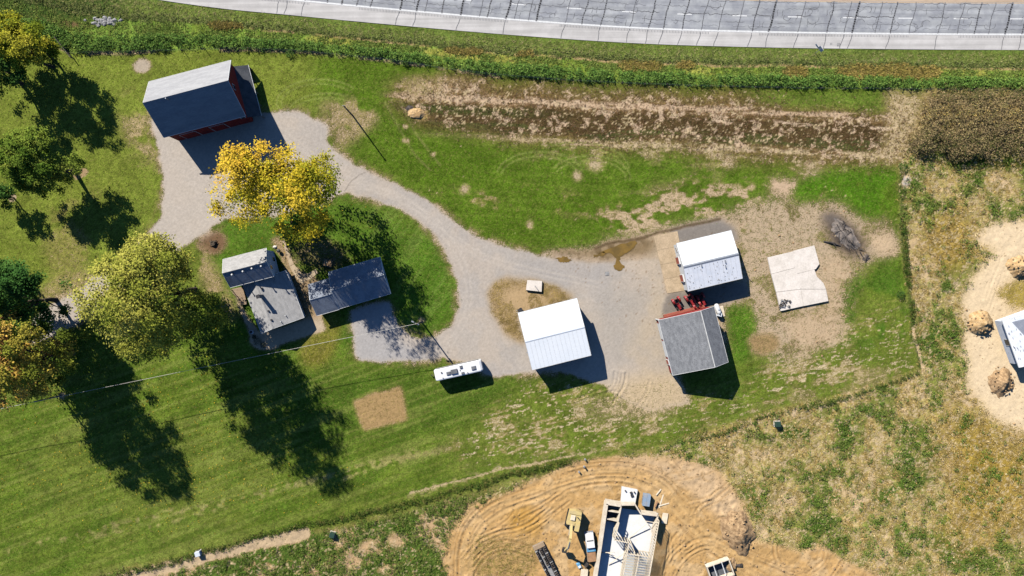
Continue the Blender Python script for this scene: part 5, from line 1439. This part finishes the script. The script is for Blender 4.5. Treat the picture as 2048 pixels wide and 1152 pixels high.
# stone heap upper left
t = thing('rubble_heap', 'grey heap of stones in the weeds at the upper left', 'rubble', atg(208, 42)); R = random.Random(38)
for k in range(60):
    x, y = R.gauss(0, 1.7), R.gauss(0, .5); r = R.uniform(.18, .5)
    MB().dome(x, y, -.05, r * R.uniform(.8, 1.6), r, r * .9, 7, 3, .25, k).build('stone', M['stone'], t)
t = thing('dug_hole', 'dark burrow mound with dry grass at the west end of the brown strip', 'mound', atg(828, 222))
MB().dome(.6, -.6, -.1, 1.9, 1.2, .7, 16, 5, .2, 6).build('mound', M['mound_sand'], t); MB().dome(-1.0, .6, -.02, 1.0, .7, .12, 12, 3, .25, 7).build('burrow', M['burnt'], t)
# things by the house
def grill(px, label):
    t = thing('kettle_grill', label, 'grill', atg(*px))
    MB().dome(0, 0, .6, .42, .42, .3, 14, 4).build('lid', M['black_metal'], t); MB().dome(0, 0, .6, .42, .42, -.3, 14, 4).build('bowl', M['black_metal'], t)
    for k in range(3):
        a = k * 2.1; MB().bar((.15 * math.cos(a), .15 * math.sin(a), .4), (.35 * math.cos(a), .35 * math.sin(a), 0), .04).build('leg', M['steel'], t)
grill((559, 502), 'round dark grill on the gravel north of the farmhouse')
t = thing('boulder', 'pale boulder beside the dark grill north of the farmhouse', 'boulder', atg(550, 494))
MB().dome(0, 0, -.1, .5, .4, .45, 12, 4, .15, 9).build('rock', M['concrete'], t)
t = thing('air_conditioner', 'round grey cooling unit at the southwest corner of the farmhouse', 'cooling unit', atg(504, 664))
MB().tube([(0, 0, 0), (0, 0, .75)], [.45, .42], 14).build('casing', M['siding'], t); MB().tube([(0, 0, .75), (0, 0, .8)], [.36, .3], 14).build('fan_grille', M['black_metal'], t)
def shrub(name, px, label, r, h, pal, n=300, leaf=.16, kind='shrub', group=None, seed=0):
    b = atg(*px); t = thing(name, label, kind, b, 0, group)
    u = RNG.normal(0, 1, (n, 3)); u /= np.linalg.norm(u, axis=1, keepdims=True); u *= RNG.uniform(.5, 1.05, (n, 1)); u[:, 2] = np.abs(u[:, 2])
    pal = np.array(pal); 
    leaf_quads('foliage', u * np.array([r, r, h]) + np.array([0, 0, .1]), leaf, pal[RNG.randint(0, len(pal), n)], M['leaf'], .6, u, t)
    MB().tube([(0, 0, -.1), (0, 0, h * .6)], [.05, .03], 5).build('stem', M['bark'], t)
    return t
for k, (px, r, lb) in enumerate((((515, 682), 1.0, 'larger grey green shrub in the gravel bed south of the farmhouse'), ((527, 690), .7, 'small grey shrub at the tip of the gravel bed'), ((509, 674), .5, 'smallest shrub beside the round cooling unit'))):
    shrub('shrub', px, lb, r, r * .9, [T(96, 104, 84), T(70, 84, 56), T(150, 150, 130)], 260, .16, 'shrub', 'shrubs in the gravel bed')
for k, (px, r, lb) in enumerate((((582, 118 - 10), 1.2, 'dark shrub on the fence line north of the red barn'), ((1412, 170), 1.0, 'dark shrub on the fence line above the brown strip'), ((330, 97), 1.1, 'dark shrub on the fence line left of the red barn'), ((812, 126), 1.0, 'dark shrub on the fence line above the dug mound'), ((1806, 335), 1.3, 'bushy green shrub at the top of the weedy field edge'), ((1800, 590), 1.1, 'green shrub on the weedy field edge right of the slab'))):
    shrub('shrub', px, lb, r, r * .9, DGR, 300, .2, 'shrub', 'shrubs on the fence lines')
# planter frame in the shade north of the garage
t = thing('planter_frame', 'green rimmed planter box in the tree shade north of the garage', 'planter', atg(656, 526), -.2)
for a, b in (((-1, -.8), (1, -.8)), ((1, -.8), (1, .8)), ((1, .8), (-1, .8)), ((-1, .8), (-1, -.8))):
    MB().bar((*a, .2), (*b, .2), .12, .35).build('board', M['green_box'], t)
MB().box(0, 0, 0, 1.85, 1.5, .25).build('soil', M['mound_clod'], t)
MB().tube([(-.1, .1, .2), (-.1, .1, .9)], .05, 6).build('stake', M['white_paint'], t)
# utility boxes
def ubox(px, rz, label, m, s=(1.1, 1.0, .95)):
    t = thing('utility_box', label, 'utility box', atg(*px), rz, 'green utility boxes')
    MB().box(0, 0, .1, *s).build('cabinet', m, t); MB().box(0, 0, .1 + s[2], s[0] + .06, s[1] + .06, .06, 0, .93).build('lid', m, t)
    MB().box(0, 0, -.1, s[0] + .3, s[1] + .3, .22).build('pad', M['concrete'], t)
    return t
ubox((1553, 847), .05, 'green utility box among weeds below the grassy field edge at right', M['green_box'])
ubox((666, 1068), -.25, 'dark green utility box in the green weeds at the bottom', M['green_box'])
ubox((399, 1105), .3, 'pale topped utility box beside the dirt track at lower left', M['siding'])
for k, (px, h, lb) in enumerate((((1170, 918), .7, 'upper short pedestal at the edge of the building site'), ((1168, 932), .9, 'middle leaning pedestal at the edge of the building site'), ((1158, 943), .7, 'lower short pedestal at the edge of the building site'))):
    t = thing('utility_pedestal', lb, 'pedestal', atg(*px), .7, 'pedestals by the building site')
    MB().box(0, 0, -.1, .36, .3, h, 0, .9).build('post', M['stone'], t); MB().box(0, 0, h - .1, .4, .34, .1, 0, .8).build('cap', M['steel'], t)

# ------------------------------------------------------------------ soil mounds
def mound(px, rx, ry, h, label, m, seed, rz=0):
    b = atg(*px)
    t = thing('soil_mound', label, 'dirt pile', b, rz, 'heaped soil')
    link('heap', heap_mesh(rx, ry, h, seed), m, t)
    R2 = random.Random(seed)
    mb = MB()
    for k in range(40):
        a = R2.uniform(0, 6.28); q = R2.uniform(.5, 1.12); r = R2.uniform(.08, .26)
        zz = max(0, h * (1 - min(q, 1) ** 1.7)) - .05
        mb.dome(rx * q * math.cos(a), ry * q * math.sin(a), zz, r, r, r * 1.1, 6, 2, .3, k)
    tag(mb.build('clod', M['mound_clod'], t), kind='stuff')
mound((1959, 647), 2.9, 2.7, 2.5, 'round sand heap in the sandy lot left of the new house roof', M['mound_sand'], 3)
mound((2001, 764), 2.9, 3.2, 1.8, 'darker heap of cloddy soil below the new house roof', M['mound_clod'], 5)
mound((2040, 533), 3.0, 2.8, 2.6, 'sand heap at the right edge above the new house roof', M['mound_sand'], 8)
mound((1478, 1062), 3.6, 5.2, 2.3, 'big rough heap of excavated soil right of the framed house', M['mound_clod'], 11, .5)

# ------------------------------------------------------------------ excavator
b = atg(1146, 1036)
t = thing('excavator', 'dusty yellow tracked excavator with its boom reaching down on the building site', 'excavator', b, math.radians(-102))
for sg in (-1, 1):
    tr_ = MB().prism([(sg * 1.25 - .3, 0), (sg * 1.25 + .3, 0), (sg * 1.25 + .3, .85), (sg * 1.25 - .3, .85)], -1.9, 1.9).build('track', M['dark'], t)
    mb = MB()
    for k in range(15): mb.box(-1.75 + k * .25, sg * 1.25, .85, .12, .58, .05)
    mb.build('grouser', M['black_metal'], tr_)
MB().box(0, 0, .45, 2.2, 1.9, .5).build('undercarriage', M['black_metal'], t)
bd = MB().poly([(-2.15, -1.35), (-2.3, 0), (-2.15, 1.35), (.9, 1.45), (.9, -1.45)], .95, 2.35).build('body', M['yellow_paint'], t)
MB().poly([(-2.25, -1.3), (-2.45, 0), (-2.25, 1.3), (-1.6, 1.3), (-1.6, -1.3)], 1.0, 2.5).build('counterweight', M['yellow_paint'], t)
MB().box(-.8, -.4, 2.35, 1.1, 1.0, .3, 0, .9).build('engine_hood', M['lumber'], t)
MB().tube([(-1.1, .6, 2.3), (-1.1, .6, 3.0)], .1, 8).build('exhaust', M['black_metal'], t)
cb = MB().box(.95, .85, .95, 1.8, 1.05, 2.05, 0, .92).build('cab', M['yellow_paint'], t)
for x, y, sx, sy in ((1.9, .85, .04, .85), (1.0, 1.395, 1.4, .04), (1.0, .305, 1.4, .04)):
    MB().box(x - .05, y, 1.9, sx, sy, .8).build('window', M['glass'], cb)
mb = MB(); mb.bar((.6, -.35, 1.7), (3.0, -.45, 5.2), .5, .65); mb.bar((3.0, -.45, 5.15), (5.0, -.5, 5.0), .46, .55); mb.build('boom', M['yellow_paint'], t)
mb = MB(); mb.bar((4.8, -.5, 5.1), (6.6, -.6, 2.4), .36, .45); mb.build('stick', M['yellow_paint'], t)
mb = MB(); mb.bar((1.0, -.1, 1.9), (2.6, -.2, 4.0), .16); mb.bar((1.0, -.65, 1.9), (2.6, -.7, 4.0), .16); mb.bar((3.4, -.5, 5.65), (5.2, -.55, 5.3), .16); mb.build('cylinder', M['steel'], t)
mb = MB(); mb.prism([(-1.15, 1.5), (.0, 1.5), (.0, 2.4), (-1.15, 2.4)], 6.2, 6.35); mb.bar((6.3, -.58, 1.5), (7.0, -.58, 1.3), 1.1, .1); mb.bar((7.0, -.58, 1.3), (7.3, -.58, 1.9), 1.1, .08)
mb.build('bucket', M['black_metal'], t)

# ------------------------------------------------------------------ flatbed truck
b = atg(1180, 1088)
t = thing('flatbed_truck', 'white truck with blue bundle and brown boards on its bed beside the open basement', 'truck', b, math.radians(97))
MB().box(2.0, 0, .55, 1.6, 1.9, .75, 0, .95).build('hood', M['vehicle_white'], t)
cb = MB().box(.55, 0, .55, 1.5, 1.95, 1.55, 0, .86).build('cab', M['vehicle_white'], t)
MB().box(1.28, 0, 1.35, .06, 1.5, .55).build('windscreen', M['glass'], cb)
MB().box(-.2, 0, 1.35, .06, 1.4, .5).build('rear_window', M['glass'], cb)
MB().box(-1.9, 0, .75, 3.2, 2.1, .14).build('bed', M['wood'], t)
for x in (1.9, -1.9):
    for sg in (-1, 1):
        MB().tube([(x, sg * .7, .42), (x, sg * .98, .42)], .42, 14).build('wheel', M['dark'], t)
MB().box(2.95, 0, .45, .25, 2.0, .3).build('bumper', M['steel'], t)
for sg in (-1, 1): MB().box(2.8, sg * .7, .9, .1, .35, .2).build('headlight', M['siding'], t)
MB().box(.3, .0, .45, 3.0, .8, .3).build('chassis', M['black_metal'], t)
o = MB().box(0, 0, 0, .75, 1.9, .7).build('tarp_bundle', M['blue_tarp']); o.location = (b.x + 0.0, b.y, 0)
Wm = Matrix.Translation(b) @ Matrix.Rotation(math.radians(97), 4, 'Z')
o.location = Wm @ Vector((-.75, 0, .9)); o.rotation_euler = (0, 0, math.radians(97)); tag(o, 'blue tarp bundle on the truck bed behind the white cab', 'tarp')
t2 = thing('board_stack', 'stack of brown boards on the truck bed below the blue bundle', 'boards', Wm @ Vector((-2.35, 0, .895)), math.radians(97))
for k in range(5):
    MB().box(0, (k % 2) * .06, k * .11, 2.1, 1.75, .1, (k % 3 - 1) * .02).build('board', M['osb'], t2)

# ------------------------------------------------------------------ open basement with framed walls
O = at(1211, 1005); ux = (at(1320, 1021) - O).normalized(); uy = Vector((ux.y, -ux.x, 0))   # ux right, uy down the picture
fa = math.atan2(ux.y, ux.x)
t = thing('house_frame', 'open concrete basement with pale stud walls being framed at bottom centre', 'unfinished house', O, fa)
# local: x right, y up (so down the picture is -y)
def F(px, py, z=0):
    p = at(px, py, z) - O; p.z = 0
    return p.dot(ux), -p.dot(uy)
WH = 2.6
def cwall(a, b, th=.28, h=WH, z=0, name='foundation_wall', m='footing', par=None):
    p, q = F(*a, z + h), F(*b, z + h)
    return MB().bar((p[0], p[1], z + h / 2 - .03), (q[0], q[1], z + h / 2 - .03), th, h).build(name, M[m], par or t)
MB().poly([F(1214, 1012)[:2], F(1189, 1152)[:2], F(1186, 1190)[:2], F(1290, 1206)[:2], F(1316, 1026)[:2]], -.1, .16).build('basement_floor', M['bright_concrete'], t)
cwall((1214, 1008), (1187, 1190), .55)
cwall((1213, 1007), (1243, 1012), .55)
cwall((1243, 1011), (1233, 1060), .22)
cwall((1243, 1010), (1270, 1010), .3)
cwall((1270, 1009), (1282, 1028), .3); cwall((1282, 1028), (1316, 1032), .3)
cwall((1316, 1031), (1308, 1072), .3)
cwall((1217, 1022), (1240, 1026), .2, 2.3); cwall((1213, 1038), (1236, 1043), .2, 2.3)
MB().poly([F(1215, 1015)[:2], F(1212, 1041)[:2], F(1236, 1045)[:2], F(1240, 1019)[:2]], .15, .3).build('floor_shade_sheet', M['slate_floor'], t)  # dark sheet standing in for wall shade on the basement floor
# slab porch
org = at(1258, 989)
pz = thing('porch_slab', 'bright white concrete slab with dark tools above the open basement', 'concrete slab', org)
local_slab(pz, org, [(1243, 972), (1274, 978), (1269, 1006), (1241, 1003)], -.1, .85, M['bright_concrete'], 'slab')
for k, (px, py, w, h, lb) in enumerate(((1262, 985, .55, .35, 'tool case'), (1264, 991, .6, .5, 'tool case'), (1268.5, 984, .25, .5, 'bucket'), (1250.5, 981, .3, .3, 'bucket'))):
    p = at(px, py, .85); t3 = thing(lb.replace(' ', '_'), ['wide dark tool case on the white slab', 'larger dark tool case nearest the slab middle', 'dark bucket at the right edge of the white slab', 'single dark bucket at the left of the white slab'][k], lb, (p.x, p.y, .85), .3)
    if 'case' in lb:
        MB().box(0, 0, 0, w, h, .25).build('case', M['black_metal'], t3); MB().box(0, 0, .25, .2, .05, .06).build('handle', M['steel'], t3)
    else:
        MB().tube([(0, 0, 0), (0, 0, .35)], [.14, .18], 12).build('pail', M['black_metal'], t3); MB().tube([(-.16, 0, .36), (0, 0, .5), (.16, 0, .36)], .015, 5).build('handle', M['steel'], t3)
# stud walls: bottom plate, top plate, studs as parts
st_me = MB().box(0, 0, 0, .11, .18, 2.5).mesh('stud')
def stud_wall(a, b, z0=.16, h=2.5, step=.6):
    p, q = Vector((*F(*a, z0 + h), 0)), Vector((*F(*b, z0 + h), 0))
    L = (q - p).length; an = math.atan2(q.y - p.y, q.x - p.x)
    for z in (z0, z0 + h - .09, z0 + h):
        MB().bar((p.x, p.y, z + .045), (q.x, q.y, z + .045), .15, .088).build('plate', M['lumber'], t)
    n = max(1, int(L / step))
    for k in range(n + 1):
        o = link('stud', st_me, M['lumber'], t); pp = p.lerp(q, k / n); o.location = (pp.x, pp.y, z0 + .09); o.scale = (1, 1, (h - .18) / 2.5); o.rotation_euler = (0, 0, an)
stud_wall((1318, 1042), (1294, 1180), .16, 3.6)
stud_wall((1238, 1046), (1229, 1080), .16, 2.9)
stud_wall((1229, 1080), (1258, 1086), .16, 2.9)
stud_wall((1258, 1086), (1244, 1165), .16, 2.9)
stud_wall((1258, 1108), (1306, 1115), .16, 2.9)
stud_wall((1278, 1112), (1266, 1180), .16, 2.9)
stud_wall((1262, 1086), (1270, 1106), .16, 2.9)
# floor joists over the lower right part
jm = MB()
for k in range(13):
    f = k / 12
    a = F(1250 - 9 * f + 0, 1113 + 62 * f, 3.0); b_ = F(1305 - 11 * f, 1120 + 62 * f, 3.0)
    MB().bar((a[0], a[1], 3.0), (b_[0], b_[1], 3.0), .07, .24).build('joist', M['lumber'], t)
for a, b_, z in (((1260, 1078), (1292, 1046), .9), ((1218, 1132), (1250, 1102), .9), ((1196, 1110), (1225, 1103), 1.7), ((1212, 1106), (1236, 1114), 1.2)):
    p, q = F(*a, z), F(*b_, z); MB().bar((p[0], p[1], .3), (q[0], q[1], z + .6), .1, .14).build('brace', M['lumber'], t)
for a, b_ in (((1284, 1032), (1296, 1050)), ((1296, 1050), (1312, 1068)), ((1290, 1042), (1316, 1046))):
    p, q = F(*a, 2.5), F(*b_, 2.5); MB().bar((p[0], p[1], 2.5), (q[0], q[1], 2.6), .1, .2).build('beam', M['lumber'], t)
# dumpster
t = thing('dumpster', 'blue grey steel dumpster beside the white slab on the building site', 'dumpster', atg(1291, 997), math.radians(-98))
MB().box(0, 0, .1, 2.5, 1.5, 1.25, 0, 1.04).build('bin', M['blue_steel'], t)
MB().box(0, .4, 1.35, 2.56, .76, .06).build('lid', M['blue_steel'], t); MB().box(0, -.4, 1.35, 2.56, .76, .06).build('lid', M['blue_steel'], t)
for sg in (-1, 1): MB().box(0, sg * .85, .8, 1.6, .12, .14).build('lifting_sleeve', M['steel'], t)
# loose boards
for k, (a, b_, lb) in enumerate((((1314, 1002), (1309, 1013), 'short dark plank standing near the dumpster'), ((1327, 988), (1318, 1016), 'long pale plank right of the dumpster'), ((1322, 978), (1312, 990), 'pale plank above the dumpster'), ((1316, 1012), (1338, 1006), 'pale plank below the dumpster pointing right'))):
    p, q = at(*a), at(*b_); c_ = (p + q) / 2; t3 = thing('plank', lb, 'plank', (c_.x, c_.y, gh(c_.x, c_.y) + .05), math.atan2(q.y - p.y, q.x - p.x), 'loose planks on the building site')
    MB().box(0, 0, 0, (q - p).length, .24, .1 if k else .5).build('board', M['lumber'] if k else M['osb'], t3); MB().box(0, 0, -.06, .1, .3, .06).build('batten', M['lumber'], t3)
# sheet stack right of frame
t = thing('sheet_stack', 'stack of tan board sheets right of the upper framed wall', 'boards', atg(1329, 1036), -.15)
for k in range(4): MB().box(.03 * (k % 2), 0, k * .07, 1.2, 2.3, .06).build('sheet', M['lumber'], t)
# timber stack and blue bundle at the bottom
t = thing('timber_stack', 'stack of yellow timber at the bottom edge left of the basement', 'timber', atg(1168, 1146), math.radians(84))
for k in range(3):
    for j in range(6): MB().box(0, -.65 + j * .26, k * .2, 1.9, .24, .18).build('beam', M['lumber'], t)
t = thing('wrapped_bundle', 'blue and white wrapped bundle above the yellow timber stack', 'bundle', atg(1158, 1130), .5)
MB().box(0, 0, 0, .9, 1.3, .5, 0, .85).build('wrap', M['blue_tarp'], t); MB().box(0, -.2, .5, .6, .5, .12).build('white_sheet', M['white_paint'], t)
t = thing('rusty_barrow', 'dark wheelbarrow between the truck and the timber stack', 'wheelbarrow', atg(1172, 1127), .9)
MB().box(0, 0, .4, .9, .65, .3, 0, 1.2).build('tray', M['burnt'], t); MB().tube([(.6, -.05, .2), (.6, .05, .2)], .2, 10).build('wheel', M['dark'], t)
mb = MB(); mb.bar((-.3, .2, .45), (-1, .25, .6), .05); mb.bar((-.3, -.2, .45), (-1, -.25, .6), .05); mb.build('handle', M['wood'], t)
# racks of concrete forms
FO = at(1092, 1120); fd = (at(1108, 1152) - at(1078, 1090)).normalized(); an = math.atan2(fd.y, fd.x)
t = thing('form_rack', 'long rack of dark concrete form panels at the bottom edge left of the excavator', 'form panels', FO, an)
MB().box(.6, 0, .25, 9.6, 2.7, .15).build('trailer_bed', M['stone'], t)
for x in (-2.6, 0, 2.6):
    for sg in (-1, 1): MB().tube([(x, sg * 1.0, .26), (x, sg * 1.25, .26)], .26, 10).build('wheel', M['dark'], t)
MB().box(-3.7, 0, .4, .9, 2.6, .5).build('head_board', M['wood'], t)
R = random.Random(6)
for row, (y, w) in enumerate(((-.98, .5), (.05, .62), (.95, .7))):
    for k in range(19):
        if row == 1 and k > 9: continue
        x = -3.0 + k * .44 + R.uniform(-.05, .05)
        o = MB().box(x, y + R.uniform(-.05, .05), .4, .13, w, .9 + R.uniform(-.15, .15)).build('form_panel', M['burnt'] if (k + row) % 5 else M['stone'], t)
MB().box(2.4, .05, .4, 3.2, .7, .45).build('tool_box', M['stone'], t)

# ------------------------------------------------------------------ second foundation pit
O2 = at(1437, 1136); v2 = (at(1446, 1128) - at(1412, 1140)).normalized(); a2 = math.atan2(v2.y, v2.x)
t = thing('foundation_pit', 'small dark walled foundation pit at the bottom edge right of the framed house', 'foundation', O2, a2)
MB().box(0, 0, -.05, 5.0, 3.4, .12).build('pit_floor', M['slate_floor'], t)  # dark floor colour stands in for the shade inside the pit
for x, y, sx, sy in ((0, 1.75, 5.3, .22), (-2.55, 0, .22, 3.4), (2.55, -.1, .22, 3.3), (0, -1.8, 5.3, .22)):
    MB().box(x, y, -.05, sx, sy, 1.6).build('wall', M['footing'], t)
for x in (-1.1, .8): MB().bar((x, 1.8, 1.62), (x - .1, -1.9, 1.62), .14, .12).build('beam', M['white_paint'], t)
MB().box(1.7, -2.4, .0, 1.9, 1.0, .5).build('step', M['osb'], t)
t = thing('spoil_heap', 'dark clods heaped beside the small foundation pit', 'dirt pile', atg(1462, 1130)); R = random.Random(77)
MB().dome(0, 0, -.1, 1.1, 1.6, .9, 16, 5, .25, 13).build('heap', M['mound_clod'], t)
for k in range(7):
    a = R.uniform(-.3, .6); MB().tube([(.3, 0, .3), (.3 + math.cos(a) * 2.2, math.sin(a) * 1.2 + R.uniform(-.4, .4), .2)], [.12, .05], 5).build('root', M['burnt'], t)
